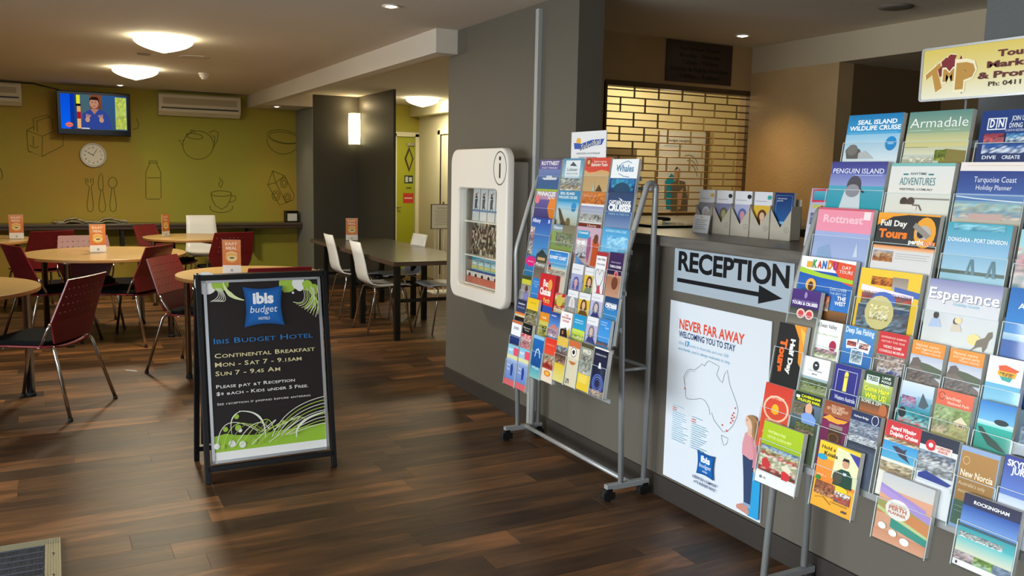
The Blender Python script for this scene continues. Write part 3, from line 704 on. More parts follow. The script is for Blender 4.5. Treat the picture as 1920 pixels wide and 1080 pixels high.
place(red0, -.103, 5.974, 59.2, 'maroon perforated cafe chair nearest the viewer, at the left foreground table', g)
place(red0, -.03, 8.33, -68, 'maroon cafe chair facing right between the two left-hand tables, its back lit pink', g)
place(red0, -.15, 10.22, 25, 'maroon cafe chair seen from behind at the far left table', g)
place(red0, .27, 8.93, 185, 'maroon cafe chair on the far side of the middle table, facing the viewer', g)
place(red0, .544, 8.11, 53, 'maroon cafe chair tucked in at the right of the middle table', g)
place(red0, .97, 6.756, -125, 'maroon cafe chair just left of the table behind the floor sign', g)
place(red0, 1.36, 6.24, 0, 'maroon cafe chair showing only its perforated top edge above the floor sign', g)
place(red0, 1.60, 9.72, 15, 'maroon cafe chair in front of the far table under the air conditioner', g)
place(red0, 1.18, 10.66, -127, 'maroon cafe chair behind the far table, left of the white backrest', g)
place(red0, -.82, 8.9, 200, 'maroon cafe chair mostly cut off by the left edge of the picture', g)
g = 'white shell chairs'
place(white0, 2.74, 7.75, -90, 'white shell chair at the dark table, nearer of the two backs seen from outside', g)
place(white0, 2.76, 8.70, -90, 'white shell chair at the dark table, farther of the two beside the dark wall', g)
place(white0, 3.17, 8.5, 96, 'white shell chair on the far side of the dark table, only its top showing', g)
place(white0, 3.30, 7.57, 90, 'white shell chair behind the dark table legs, next to the grey wall end', g)
o = place(white0, 1.62, 10.95, 182, 'white shell chair by the wall ledge behind the far round table', g); o.scale = (1.08, 1.08, 1.08)

# ---------------------------------------------------------------- round tables
def make_table():
    t = thing('round_table', 'x', 'table')
    mb = MB(); R = .67; n = 64
    mb.lathe([(R-.003, .713), (R, .717), (R, .7365)], n, mi=1, smooth=False)
    mb.lathe([(R, .7366), (R-.003, .740)], n, mi=0, smooth=False)
    mb.build('table_top', [beech, beech_edge], t)
    for k in range(4):
        th = radians(90*k); x, y = .585*cos(th), .585*sin(th)
        lg = MB().lathe([(.026, .02), (.026, .70), (.05, .70), (.05, .713)], 20, (x, y, 0)).build('leg', chrome, t)
        MB().lathe([(.03, 0), (.03, .018), (.026, .024)], 20, (x, y, 0)).build('foot', rubber, lg)
    MB().box(-.56, -.015, .685, .56, .015, .712).box(-.015, -.56, .685, .015, .56, .712).build('under_frame', blackmetal, t)
    return t
tab0 = make_table(); index_kids(); g = 'round beech cafe tables'; first = True
for x, y, rz, lab in ((-.76, 6.27, 6, 'round beech table in the left foreground, cut by the picture edge'), (.40, 8.45, 57, 'round beech table in the middle with an orange menu card'),
                      (1.275, 6.5, 186, 'round beech table partly hidden behind the black floor sign'), (1.38, 10.25, 20, 'round beech table farthest away, in front of the white chair back'),
                      (-.86, 10.3, 30, 'round beech table at the far left below the television')):
    o = tab0 if first else copy_tree(tab0); first = False
    o.location = (x, y, 0); o.rotation_euler = (0, 0, radians(rz)); o['label'] = lab; o['group'] = g
    if 1 < x < 1.5: o.scale = (.785, .785, 1)       # the two smaller tables
# dark rectangular tables, pushed end to end
def dark_table(y0, y1, lab, ly0, ly1):
    t = thing('dining_table', lab, 'table', (2.99, (y0+y1)/2, 0), 0, 'dark rectangular tables')
    W, D = .43, (y1-y0)/2; cy = (y0+y1)/2
    mb = MB().box(-W, -D, .702, W, D, .736, 1).box(-W, -D, .736, W, D, .740, 0); mb.build('table_top', [darktop, darkedge], t, bevel=.003)
    a_, b_ = ly0-cy, ly1-cy
    for x in (-.30, .36):
        for yy in (a_, b_): MB().box(x-.025, yy-.025, 0, x+.025, yy+.025, .702).build('leg', blackmetal, t, bevel=.002)
    for yy in (a_, b_): MB().box(-.275, yy-.014, .345, .335, yy+.014, .375).build('stretcher', blackmetal, t)
    MB().box(-.30, a_, .66, -.28, b_, .70).box(.34, a_, .66, .36, b_, .70).build('apron', blackmetal, t)
dark_table(6.95, 8.33, 'dark-topped table with black metal legs, nearer half of the long table', 7.22, 8.2)
dark_table(8.34, 9.68, 'dark-topped table against the dark partition, farther half with the menu card', 8.5, 9.5)
t = thing('stool', 'low black padded stool with bent chrome frame under the dark table', 'stool', (3.06, 8.55, 0))
MB().prism(rrect(-.17, -.17, .17, .17, .05), .415, .455).build('cushion', mat('black_vinyl', '#17181a', .35), t, bevel=.012)
for s in (-1, 1):
    for q in (-1, 1): MB().tube(fillet([(s*.05, q*.12, .41), (s*.16, q*.14, .40), (s*.185, q*.18, 0)], .05), .009, 8).build('leg', chrome, t)

# ---------------------------------------------------------------- menu cards in acrylic stands
def menu(x, y, z, rz, lab):
    t = thing('menu_holder', lab, 'menu card', (x, y, z), radians(rz), 'orange menu cards on the tables')
    W, H = .13, .25
    MB().box(-W/2-.003, -.035, 0, W/2+.003, .035, .004).box(-W/2-.004, -.0045, .004, W/2+.004, -.0025, H+.004).box(-W/2-.004, .0025, .004, W/2+.004, .0045, H+.004).build('acrylic_stand', MATS['acrylic'], t)
    MB().box(-W/2, -.0015, .006, W/2, .0015, H).build('card', paper, t)
    for s in (0, 1):
        a = Art(W, H-.006, .0002)
        a.rect(0, 0, 1, .76, '#e08a4a', '#d9772f'); a.rect(0, .76, 1, 1, '#efe8e4')
        a.text('EASY', .5, .16, .085, '#fbe6cf', fit=.66, bold=.02); a.text('MEAL', .5, .29, .085, '#fbe6cf', fit=.6, bold=.02)
        a.ell(.5, .52, .33, .16, '#e3b35c', 20); a.curve((.2, .42), (.5, .30), (.8, .42), .005, '#f6d9b0'); a.ell(.52, .55, .24, .07, '#f0e0b0', 16); a.ell(.52, .54, .16, .035, '#6f7a45', 14); a.ell(.5, .535, .08, .018, '#a8432a', 10)
        a.rect(.44, .88, .56, .95, '#7d8894'); a.text('ibis', .5, .94, .03, '#ffffff', fit=.08)
        o = a.build('card_print', t)
        o.matrix_basis = frame_mat((-W/2, -.0016, .006), *CAMFACE) if s == 0 else frame_mat((W/2, .0016, .006), (-1, 0, 0), (0, 0, 1))
menu(-.345, 10.25, .74, -4, 'orange menu card on the far left table')
menu(.34, 8.50, .74, 0, 'orange menu card on the middle round table')
menu(1.10, 10.28, .74, 48, 'orange menu card on the farthest round table, turned edge-on')
menu(1.14, 6.50, .74, -22, 'orange menu card on the table behind the floor sign')
menu(2.93, 9.3, .74, -14, 'orange menu card on the dark table by the partition')

# ---------------------------------------------------------------- A-frame floor sign
sg = thing('floor_sign', 'black A-frame floor sign with a breakfast notice standing on the wood floor', 'sign', (.909, 4.36, 0))
H_ = .995; LEAN = math.atan2(.175, H_)
def aframe(sy, name):
    M = Matrix.Rotation(sy*LEAN, 4, 'X'); M = Matrix.Translation((0, 0, H_)) @ Matrix.Rotation(-sy*LEAN, 4, 'X') @ Matrix.Translation((0, 0, -H_/cos(LEAN)))
    hl = H_/cos(LEAN); e = .0125
    mb = MB()
    yo = -.014 if sy > 0 else .014
    for x in (-.308, .308): mb.box(x-e, yo-e, 0, x+e, yo+e, hl-.005, M=M)
    mb.box(-.308, yo-e, hl-.035, .308, yo+e, hl-.008, M=M).box(-.308, yo-e, .055, .308, yo+e, .082, M=M)
    mb.build(name, blackmetal, sg, bevel=.002)
    return M, yo
Mf, yo = aframe(1, 'front_frame'); Mb_, yb = aframe(-1, 'rear_frame')
MB().tube([(-.31, 0, H_-.012), (-.285, 0, H_-.012)], .016, 12).tube([(.285, 0, H_-.012), (.31, 0, H_-.012)], .016, 12).build('hinge', black, sg)
PW_, PH_ = .572, .885; pz = .092
pb = MB().box(-PW_/2, yo-.004, pz, PW_/2, yo+.008, pz+PH_, M=Mf).build('poster_board', mat('board_dark', '#1c1716', .5), sg)
MB().box(-PW_/2, yb-.008, pz, PW_/2, yb+.004, pz+PH_, M=Mb_).build('rear_board', mat('board_dark', '#1c1716', .5), sg)
fr = MB()
for q in ((-PW_/2, pz, -PW_/2+.014, pz+PH_), (PW_/2-.014, pz, PW_/2, pz+PH_), (-PW_/2, pz, PW_/2, pz+.014), (-PW_/2, pz+PH_-.014, PW_/2, pz+PH_)):
    fr.box(q[0], yo-.009, q[1], q[2], yo-.003, q[3], M=Mf)
fr.build('snap_frame', mat('satin_silver', '#c3c6c8', .3, metal=.7), sg)
def pillow(a, u0, v0, u1, v1, small=False):
    cu, cv, hu, hv = (u0+u1)/2, (v0+v1)/2, (u1-u0)/2, (v1-v0)/2
    def edge(k): 
        pts = []
        for (ax, ay), (bx, by) in (((-1, -1), (1, -1)), ((1, -1), (1, 1)), ((1, 1), (-1, 1)), ((-1, 1), (-1, -1))):
            for i in range(8):
                t = i/8; x, y = ax+(bx-ax)*t, ay+(by-ay)*t; q = 1 - .13*sin(pi*t)
                if ax != bx: y *= q
                else: x *= q
                pts.append((cu + hu*x*k, cv + hv*y*k))
        return pts
    a.poly(edge(1), '#0e4f8c'); a.poly(edge(.93), '#1259a0'); a.poly(edge(.8), '#1763b2'); a.poly(edge(.6), '#1a69ba')
    s = (v1-v0)
    a.text('ibis', cu, v0+.42*s, .26*s, '#f4f8fc', fit=.52*(u1-u0), bold=.045)
    a.text('budget', cu, v0+.65*s, .17*s, '#eef4fa', fit=.68*(u1-u0), shear=.2)
    a.text('HOTELS', cu, v0+.83*s, .065*s, '#eef4fa', fit=.28*(u1-u0), bold=.02)
a = Art(PW_-.028, PH_-.028, .00025)
a.rect(0, 0, 1, 1, '#221a1a')
a.ell(0.0, .0, .10, .065, '#f1f2ee', 20); a.ell(.12, .005, .075, .045, '#a5c94a', 20)
a.rect(0, .885, 1, .965, '#9cc63c'); a.rect(0, .955, 1, 1, '#f2f3ef'); a.poly([(0, .89), (0, .865), (.1, .855), (.2, .87), (.35, .88), (.55, .872), (.75, .868), (.9, .862), (1, .855), (1, .89)], '#9cc63c')
for cu, cv, r, c in ((.72, .02, .08, '#a5c94a'), (.82, .02, .06, '#f1f2ee'), (.90, .035, .05, '#a5c94a'), (.96, .06, .05, '#a5c94a'), (.83, .045, .035, '#f1f2ee'), (.69, .06, .018, '#a5c94a'), (.765, .075, .011, '#f1f2ee'), (.95, .125, .035, '#a5c94a'),
                     (.20, .765, .022, '#a5c94a'), (.1, .83, .022, '#a5c94a'), (.21, .83, .028, '#a5c94a'), (.225, .845, .018, '#f1f2ee'), (.02, .92, .026, '#f1f2ee'), (.07, .925, .022, '#a5c94a'), (.15, .915, .03, '#f1f2ee'), (.24, .925, .03, '#f1f2ee'), (.34, .915, .03, '#a5c94a')):
    a.ell(cu, cv, r, r*.65, c, 18)
a.curve((.145, .0), (.17, .085), (.32, .105), .022, '#e3efb4', 12, .8)
r3 = random.Random(8)
for k in range(5): a.curve((.08+.01*k, .03), (.14+.015*k, .08+.01*k), (.03+.02*k, .105), .003, '#e9ead8')
for k in range(9): a.curve((.86+.016*k, .05), (.90+.015*k, .16-.006*k), (.76+.025*k, .13+.012*k), .003, ['#e9ead8', '#b9d65c'][k % 2])
for k in range(5): a.curve((.93, .03+.015*k), (1.0, .09+.02*k), (.86+.02*k, .17+.005*k), .004, ['#b9d65c', '#e9ead8'][k % 2])
a.curve((.98, .21), (1.02, .12), (.90, .06), .006, '#cfe28a', 12, .5)
for k in range(11): a.curve((.02+.05*k, .93), (.05+.11*k, .70+.012*(k % 4)), (.38+.035*(k % 5), .86+.01*(k % 3)), .0035, ['#e9ead8', '#b9d65c', '#8aa04a'][k % 3], 14)
a.curve((.44, .90), (.46, .74), (.22, .735), .010, '#e9eedd', 16, .7); a.curve((.15, .86), (.12, .74), (.26, .735), .006, '#e9eedd', 16, .7)
for k in range(9): a.curve((.50+.02*k, .90), (.62+.04*k, .73+.015*k), (1.0, .70+.02*k), .0035, ['#e9ead8', '#b9d65c'][k % 2], 14)
a.curve((.72, .92), (.70, .82), (1.0, .79), .014, '#e9eedd', 16, .7)
pillow(a, .305, .03, .665, .262)
a.caps('Ibis Budget Hotel', .035, .345, .030, '#2e7fc4', .93)
a.caps('Continental Breakfast', .035, .425, .025, '#e3d9a6', .93, .012)
a.caps('Mon - Sat 7 - 9.15am', .035, .475, .025, '#e3d9a6', .80, .012)
a.caps('Sun 7 - 9.45 Am', .035, .525, .025, '#e3d9a6', .60, .012)
a.caps('Please pay at Reception', .035, .595, .019, '#ecece6', .72, .012)
a.caps('$9 each - Kids under 5 Free.', .035, .635, .019, '#ecece6', .84, .012)
a.caps('See reception if prepaid before entering', .035, .69, .0125, '#dcdcd6', .85, .01)
o = a.build('poster_print', sg); o.matrix_basis = Mf @ frame_mat((-PW_/2+.014, yo-.0045, pz+.014), *CAMFACE)

# ---------------------------------------------------------------- entrance mat (bottom left corner)
mt = thing('entrance_mat', 'dark ribbed entrance mat in a metal frame at the bottom left corner', 'doormat', (-.03, 3.78, 0))
MB().box(-1.8, -1.4, 0, -.055, -.055, .008).build('mat_carpet', mat('mat_carpet', '#2b2d33', .95, noise=(160, '#15161a', (1, .05, 1), .4, .6), bump=(200, .6)), mt)
for k in range(24): MB().box(-1.8, -.065-.055*k-.006, .008, -.058, -.065-.055*k, .0115).build('rib', mat('mat_rib', '#474a52', .95), mt)
al = mat('mat_frame', '#a9a489', .4, metal=.6)
for nm, q in (('frame_edge', (-1.8, -.055, 0, 0)), ('frame_edge', (-.055, -1.4, 0, 0))):
    x0, y0, x1, y1 = q; mb = MB().box(x0, y0, 0, x1, y1, .009)
    if x0 < -1: [mb.box(x0, -.05+.009*k, .009, -.002, -.046+.009*k, .011) for k in range(6)]
    else: [mb.box(-.05+.009*k, -1.4, .009, -.046+.009*k, -.002, .011) for k in range(6)]
    e = mb.build(nm, al, mt, bevel=.001)
for x, y in ((-.027, -.16), (-.027, -.36), (-.25, -.027), (-.5, -.027)): MB().lathe([(.006, .011), (.006, .0125)], 12, (x, y, 0)).build('screw', chrome, mt)

tag(MB().tube([(.426, 6.865, .004), (.50, 6.795, .004)], .004, 8).build('drinking_straw', whiteplastic), 'thin pale straw lying on the wood floor between the cafe chairs', 'straw')
# ---------------------------------------------------------------- wall conduit
MB().box(2.472, 4.375, .0, 2.5, 4.41, 2.44).build('conduit', mat('conduit_grey', '#a8aaa8', .5), None, bevel=.002, label='pale grey conduit running up the grey wall right of the information cabinet', category='conduit')

# ---------------------------------------------------------------- notice on a stand in the corridor
ns = thing('notice_stand', 'framed notice on a white stand in the corridor beyond the grey wall', 'sign', (4.30, 10.0, 0))
MB().box(-.13, -.008, .81, .16, .008, 1.125).build('frame', mat('notice_frame', '#5d574a', .4, metal=.5), ns, bevel=.003)
a = Art(.27, .295); a.rect(0, 0, 1, 1, '#e8e3cf'); a.text('The Kitchen', .5, .16, .045, '#5a554a', fit=.5, bold=.02)
for k in range(10): a.rect(.12 + .05*(k % 3), .24+.065*k, .9-.06*(k % 2), .255+.065*k, '#a39d8d')
o = a.build('notice_print', ns); o.matrix_basis = frame_mat((-.12, -.0085, .82), *CAMFACE)
for x in (-.07, -.02, .05, .10): MB().tube([(x, 0, .02), (x, 0, .82)], .009, 8).build('post', whiteplastic, ns)
MB().box(-.16, -.15, 0, .18, .15, .02).build('base', whiteplastic, ns)
# ---------------------------------------------------------------- wall information cabinet
ic = thing('information_cabinet', 'white rounded information cabinet with a letter i on the grey wall', 'cabinet', (2.33, 4.85, 1.18))
# local frame: x right as seen (= -Y), y up, z out (= -X)
ICM = frame_mat((0, 0, 0), *LEFTFACE)
def ibuild(mb, n, m, bevel=0): o = mb.build(n, m, ic, bevel); o.matrix_basis = ICM; return o
N = 8
ow = rrect(-.40, -.48, .40, .48, .085, N); ow2 = rrect(-.39, -.47, .39, .47, .08, N); iw = rrect(-.285, -.40, .275, .24, .03, N)
mb = MB(); n = len(ow)
rings = [[(x, y, -.045) for x, y in ow], [(x, y, -.012) for x, y in ow], [(x*.99, y*.992, -.003) for x, y in ow], [(x, y, 0) for x, y in ow2], [(x, y, 0) for x, y in iw], [(x*.98, y*.98-.002, -.01) for x, y in iw], [(x*.98, y*.98-.002, -.06) for x, y in iw]]
for r in rings: mb.v += r
for k in range(len(rings)-1):
    for i in range(n): j = (i+1) % n; mb.face([k*n+i, k*n+j, (k+1)*n+j, (k+1)*n+i][::1], 0, k in (0, 1, 2))
ibuild(mb, 'front_frame', whiteplastic)
ibuild(MB().ring(rrect(-.345, -.44, .345, .40, .02, N), rrect(-.30, -.41, .29, .26, .02, N), -.17, -.046), 'case', mat('cabinet_case', '#b9b3a6', .5))
ibuild(MB().box(-.33, -.43, -.17, .33, .38, -.160), 'back_panel', mat('cabinet_back', '#8d8478', .6))
for zz in (-.385, -.20, .02): ibuild(MB().box(-.295, zz-.004, -.158, .285, zz+.004, -.05), 'shelf', whiteplastic)
ibuild(MB().box(-.28, -.39, -.04, .27, .235, -.036), 'glass_pane', MATS['glass'])
a = Art(.8, .96, .0003)
a.ell(.885, .125, .105, .125*.83, '#26241f', 36, inner=.94); a.ell(.885, .065, .016, .0135, '#26241f', 14); a.rect(.875, .095, .895, .185, '#26241f')
o = a.build('letter_emblem', ic, 'print'); o.matrix_basis = ICM @ Matrix.Translation((-.40, -.48, .0008))
def leaflet(k, u, z0, w, h, art, lab, grp, lean=.05, dep=.012):
    t = thing('leaflet', lab, 'leaflet', (2.33+.10+.02*0, 4.85 - u, 1.18 + z0), 0, grp)
    M = frame_mat((0, 0, 0), *LEFTFACE) @ Matrix.Rotation(-lean, 4, 'X')
    o = MB().box(0, 0, -dep, w, h, 0).build('paper_stack', paper, t); o.matrix_basis = M
    a = Art(w, h, .0003); art(a, k); o = a.build('cover', t); o.matrix_basis = M @ Matrix.Translation((0, 0, .0004))
def L1(a, k):
    a.rect(0, 0, 1, 1, '#eceef0', '#dfe1e2'); a.ell(.5, .28, .16, .04, '#3b4250'); a.poly([(.3, .34), (.7, .32), (.62, .52), (.75, .66), (.5, .6), (.3, .68)], '#4c5666'); a.line([(.25, .3), (.75, .12)], .004, '#23262c'); a.rect(0, .66, 1, .72, '#6f95c0'); a.ell(.45, .2, .1, .05, '#b7553c')
def L2(a, k):
    a.rect(0, 0, 1, 1, '#8b8676', '#5d584c'); a.photo(0, 0, 1, 1, ['#3a352c', '#b8ae98', '#4a453a', '#cfc4aa', '#3a342a', '#8a806a', '#5b503e'], 5, 12, k+20, soft=False)
def L3(a, k):
    a.rect(0, 0, 1, .25, '#3aa6c8'); a.rect(0, .25, 1, .5, '#9ec8a8'); a.rect(0, .5, 1, 1, '#3f62b0', '#4a6fc0'); a.photo(.1, .1, .9, .3, ['#1d2c38', '#7fd0e0', '#e8f0f0'], 4, 3, k); a.ell(.4, .62, .16, .05, '#c8566a'); a.rect(.1, .34, .9, .42, '#e6d27a')
def L4(a, k):
    a.rect(0, 0, 1, .4, '#e9e4e0'); a.rect(0, .4, 1, 1, '#d2725a'); a.ell(.5, .3, .2, .14, '#1c1a1c'); a.ell(.55, .18, .1, .08, '#b84838')
ORD = ['first', 'second', 'third', 'fourth', 'fifth', 'sixth', 'seventh']
for k in range(5): leaflet(k, -.275+.112*k, .024, .10, .21, L1, '%s white leaflet from the left on the top shelf of the white wall cabinet' % ORD[k], 'white leaflets in the wall cabinet')
for k in range(7): leaflet(k, -.28+.081*k, -.196, .077, .205, L2, '%s dark patterned leaflet from the left on the middle shelf of the wall cabinet' % ORD[k], 'dark leaflets in the wall cabinet')
for k in range(6): leaflet(k, -.28+.093*k, -.381, .089, .165, L3, '%s blue and aqua leaflet from the left on the bottom shelf of the wall cabinet' % ORD[k], 'blue leaflets in the wall cabinet')
for k in range(6):
    t0 = -.28+.093*k
    t = thing('leaflet', '%s short red leaflet from the left in front on the wall cabinet bottom shelf' % ORD[k], 'leaflet', (2.40, 4.85-t0, 1.18-.381), 0, 'red leaflets in the wall cabinet')
    M = frame_mat((0, 0, 0), *LEFTFACE); o = MB().box(0, 0, -.008, .088, .075, 0).build('paper_stack', paper, t); o.matrix_basis = M
    a = Art(.088, .075, .0003); L4(a, k); o = a.build('cover', t); o.matrix_basis = M @ Matrix.Translation((0, 0, .0004))

# ---------------------------------------------------------------- reception counter
ct = thing('reception_counter', 'long grey reception counter top above the reception sign', 'counter', (2.5, 3.98, 1.19))
MB().box(-.035, -2.19, 0, .62, 0, .05).build('worktop', counter_m, ct, bevel=.008)
sw = thing('side_counter', 'grey counter running under the roller grille beyond the main counter', 'counter', (3.122, 3.48, 1.19))
MB().box(0, 0, 0, 1.51, 1.485, .045).build('worktop', counter_m, sw, bevel=.004)
def wallsign(name, lab, cat, Y0_, Z0_, W, H, th=.004):
    t = thing(name, lab, cat, (2.499, Y0_, Z0_)); o = MB().box(0, 0, 0, W, H, th).build('panel', mat('sign_panel', '#c9d3da', .35), t, bevel=.001); o.matrix_basis = frame_mat((0, 0, 0), *LEFTFACE)
    return t, frame_mat((0, 0, 0), *LEFTFACE) @ Matrix.Translation((0, 0, th+.0004))
t, M = wallsign('reception_sign', 'pale blue-grey sign reading RECEPTION with a black arrow pointing right', 'sign', 3.10, .993, .72, .206)
a = Art(.72, .206, .0003); a.rect(0, 0, 1, 1, '#a9b7c2')
a.text('RECEPTION', .04, .515, .40, '#101216', al='l', fit=.93, bold=.035, res=4)
a.rect(.035, .70, .75, .79, '#101216'); a.poly([(.75, .56), (.93, .745), (.75, .93)], '#101216')
o = a.build('lettering', t, 'print'); o.matrix_basis = M
t, M = wallsign('poster', 'bright white poster with an outline map of Australia and a girl in pink', 'poster', 3.112, .114, .636, .834, .006)
a = Art(.636, .834, .0002); a.rect(0, 0, 1, 1, '#dfe6ee')
a.text('NEVER FAR AWAY', .11, .145, .052, '#e2543f', al='l', fit=.66, bold=.03); a.text('WELCOMING YOU TO STAY', .11, .19, .032, '#1d3f6e', al='l', fit=.58, bold=.025)
a.rect(.085, .08, .088, .16, '#c9d6e4')
a.text('With 17 hotels in Australia and over 500', .11, .232, .017, '#7fb4d6', al='l', fit=.52); a.text('17', .185, .234, .028, '#3f97cc', al='l', bold=.04)
a.text("worldwide, you're always welcome to stay.", .11, .262, .017, '#7fb4d6', al='l', fit=.54)
AUS = [(.02, .34), (.06, .26), (.12, .22), (.2, .21), (.28, .14), (.33, .08), (.38, .10), (.42, .03), (.46, 0), (.56, .02), (.64, .04), (.62, .12), (.60, .17), (.66, .24), (.71, .27), (.74, .13), (.78, .06), (.81, .17), (.84, .27), (.90, .38), (.96, .49), (1, .60), (.98, .72), (.92, .86), (.84, .97), (.76, 1), (.68, .94), (.60, .88), (.55, .78), (.52, .82), (.50, .72), (.42, .63), (.34, .62), (.25, .66), (.16, .69), (.08, .70), (.05, .66), (.05, .58), (.02, .46), (.0, .38)]
def aus(u, v): return (.185 + u*.565, .275 + v*.345)
a.line([aus(x, y) for x, y in AUS + AUS[:1]], .0016, '#3c434e'); a.line([(aus(x, y)[0]+.012, aus(x, y)[1]+.008) for x, y in AUS[38:] + AUS[:4]], .001, '#6c7480')
a.line([aus(x, y) for x, y in ((.74, 1.06), (.86, 1.07), (.84, 1.16), (.79, 1.20), (.75, 1.12), (.74, 1.06))], .0016, '#3c434e')
for dx, dy in ((.98, .58), (.96, .66), (.94, .70), (.97, .72), (.93, .75), (.95, .78), (.92, .82), (.78, .90), (.86, .96), (.07, .55)): a.ell(*aus(dx-.03, dy), .007, .005, '#e2543f', 8)
rr = random.Random(3)
for c0, v0, n_ in ((.085, .575, 17), (.30, .60, 15)):
    for k in range(n_):
        if k in (1, 2): a.rect(c0, v0+.012*k, c0+.04, v0+.012*k+.005, '#ea8d80'); continue
        a.rect(c0, v0+.012*k, c0+rr.uniform(.10, .18), v0+.012*k+.0035, '#b4d7ea')
pillow(a, .385, .765, .565, .895)
a.text('ESSENTIAL COMFORT', .475, .925, .0135, '#2b4c7c', fit=.25, bold=.02); a.text('AT A BUDGET PRICE', .475, .95, .0135, '#2b4c7c', fit=.22, bold=.02)
# girl in profile looking up left
a.poly([(.995, .70), (1, .72), (1, .985), (.90, .985), (.905, .80), (.93, .76), (.97, .70)], '#2f9fd8'); a.line([(.905, .98), (.93, .78), (.99, .70)], .002, '#1c7fb8')
a.poly([(.83, .68), (.925, .68), (.93, .78), (.925, .93), (.865, .93), (.85, .80)], '#37486b'); a.poly([(.862, .925), (.925, .925), (.93, .945), (.862, .945)], '#8fa3c4')
a.poly([(.80, .955), (.84, .94), (.90, .94), (.92, .965), (.91, .982), (.80, .972)], '#c98f80')
a.poly([(.845, .575), (.87, .565), (.935, .57), (.955, .62), (.95, .69), (.90, .70), (.825, .685), (.825, .63)], '#dd9aa2'); a.poly([(.90, .58), (.95, .60), (.965, .69), (.955, .735), (.925, .735), (.93, .67)], '#d28b94')
a.ell(.95, .745, .016, .012, '#e0b49c'); a.poly([(.868, .535), (.915, .54), (.91, .585), (.865, .58)], '#e3b8a0')
a.ell(.878, .513, .038, .034, '#e8c0a8', 20, .25); a.poly([(.838, .497), (.848, .509), (.846, .516)], '#e8c0a8')
a.poly([(.855, .487), (.885, .476), (.925, .478), (.955, .50), (.968, .54), (.965, .585), (.95, .605), (.925, .595), (.905, .57), (.905, .53), (.893, .505)], '#a9805a'); a.poly([(.925, .50), (.955, .52), (.955, .59), (.935, .59), (.925, .55)], '#8d6a48')
a.ell(.858, .508, .004, .0035, '#3a2a22', 8)
o = a.build('poster_print', t, 'print'); o.matrix_basis = M

# ---------------------------------------------------------------- roller grille and what is behind it
gr = thing('roller_grille', 'bronze roller grille closed over the reception window', 'roller shutter', (3.36, 4.99, 1.235))
GW, GH = 1.29, .895; bronze = mat('bronze_rod', '#9a7748', .4, metal=.4)
rod_me = MB().tube([(0, 0, 0), (GW, 0, 0)], .0045, 8).mesh('bar', [bronze]); lk_me = MB().box(-.006, -.003, 0, .006, .003, .098).mesh('link', [mat('grille_link', '#a89a70', .4, metal=.2)])
NR = 18; dz = .0497
for k in range(NR):
    o = bpy.data.objects.new('bar', rod_me); COL.objects.link(o); o.parent = gr; o.location = (0, 0, .02+dz*k)
for b_ in range(NR//2):
    off = .12 if b_ % 2 else .235
    x = off
    while x < GW-.03:
        o = bpy.data.objects.new('link', lk_me); COL.objects.link(o); o.parent = gr; o.location = (x, -.004, .02+dz*2*b_); x += .21
[MB().box(x_, -.02, 0, x_+.03, .03, GH+.02).build('guide_rail', mat('guide_brown', '#5b4a33', .4, metal=.4), gr) for x_ in (-.03, GW)]
MB().box(-.02, -.022, GH-.005, GW+.02, .04, GH+.03).build('head_box', mat('guide_brown', '#5b4a33'), gr); MB().box(0, -.012, 0, GW, .012, .018).build('bottom_bar', mat('guide_brown', '#5b4a33'), gr)
point('office_lamp', (4.5, 5.75, 2.2), 17, (1, .86, .58), .15)
pp = thing('office_poster', 'poster of a woman in blue standing behind the roller grille', 'poster', (4.90, 6.385, 1.0))
MB().box(-.01, 0, 0, .56, .012, .93).box(.545, -.02, 0, .57, .012, .95).build('frame', mat('poster_frame', '#6b5a38', .4), pp)
a = Art(.54, .91, .0006); a.rect(0, 0, 1, 1, '#e2e4e2'); a.text('budget reception', .45, .10, .025, '#4a4d52', fit=.5, bold=.02); a.rect(.1, .14, .5, .15, '#9cc4d8')
for k in range(3): a.curve((.55+.05*k, .24+.05*k), (.75, .2+.05*k), (.85, .32+.06*k), .006, '#5a5f66')
a.poly([(.15, .50), (.28, .42), (.35, .45), (.30, .78), (.2, .78)], '#1d9cc8'); a.ell(.40, .44, .07, .05, '#c9a080'); a.poly([(.33, .40), (.42, .36), (.48, .42), (.46, .38), (.38, .35)], '#3a2a20')
a.poly([(.28, .52), (.40, .48), (.58, .50), (.66, .70), (.66, .80), (.30, .80)], '#6f6a66'); a.poly([(.42, .62), (.55, .56), (.50, .78), (.44, .78)], '#caa386'); pillow(a, .30, .84, .47, .97)
o = a.build('poster_print', pp); o.matrix_basis = frame_mat((0, -.001, .02), *CAMFACE)
tag(MB().box(4.0, 6.1, .95, 4.45, 6.38, 1.75).build('office_cabinet', mat('cabinet_brown', '#6e5c3c', .6), bevel=.005), 'brown cupboard in the office behind the left side of the roller grille', 'cabinet')
hs = thing('hours_sign', 'dark brown opening-hours sign above the roller grille', 'sign', (3.84, 4.97, 2.185))
MB().box(0, -.008, 0, .60, 0, .285).build('panel', mat('hours_panel', '#3a2a1e', .5), hs)
a = Art(.60, .285, .0004)
for k, (tx, ft) in enumerate((('Reception Hours', .62), ('Monday - Saturday', .62), ('7.00am - 9.00pm', .55), ('Sunday & Public Holidays', .88), ('7.00am - 9.00pm', .6))): a.text(tx, .5, .22+.17*k, .10, '#1a120d', fit=ft, bold=.02)
o = a.build('lettering', hs); o.matrix_basis = frame_mat((0, -.0085, 0), *CAMFACE)

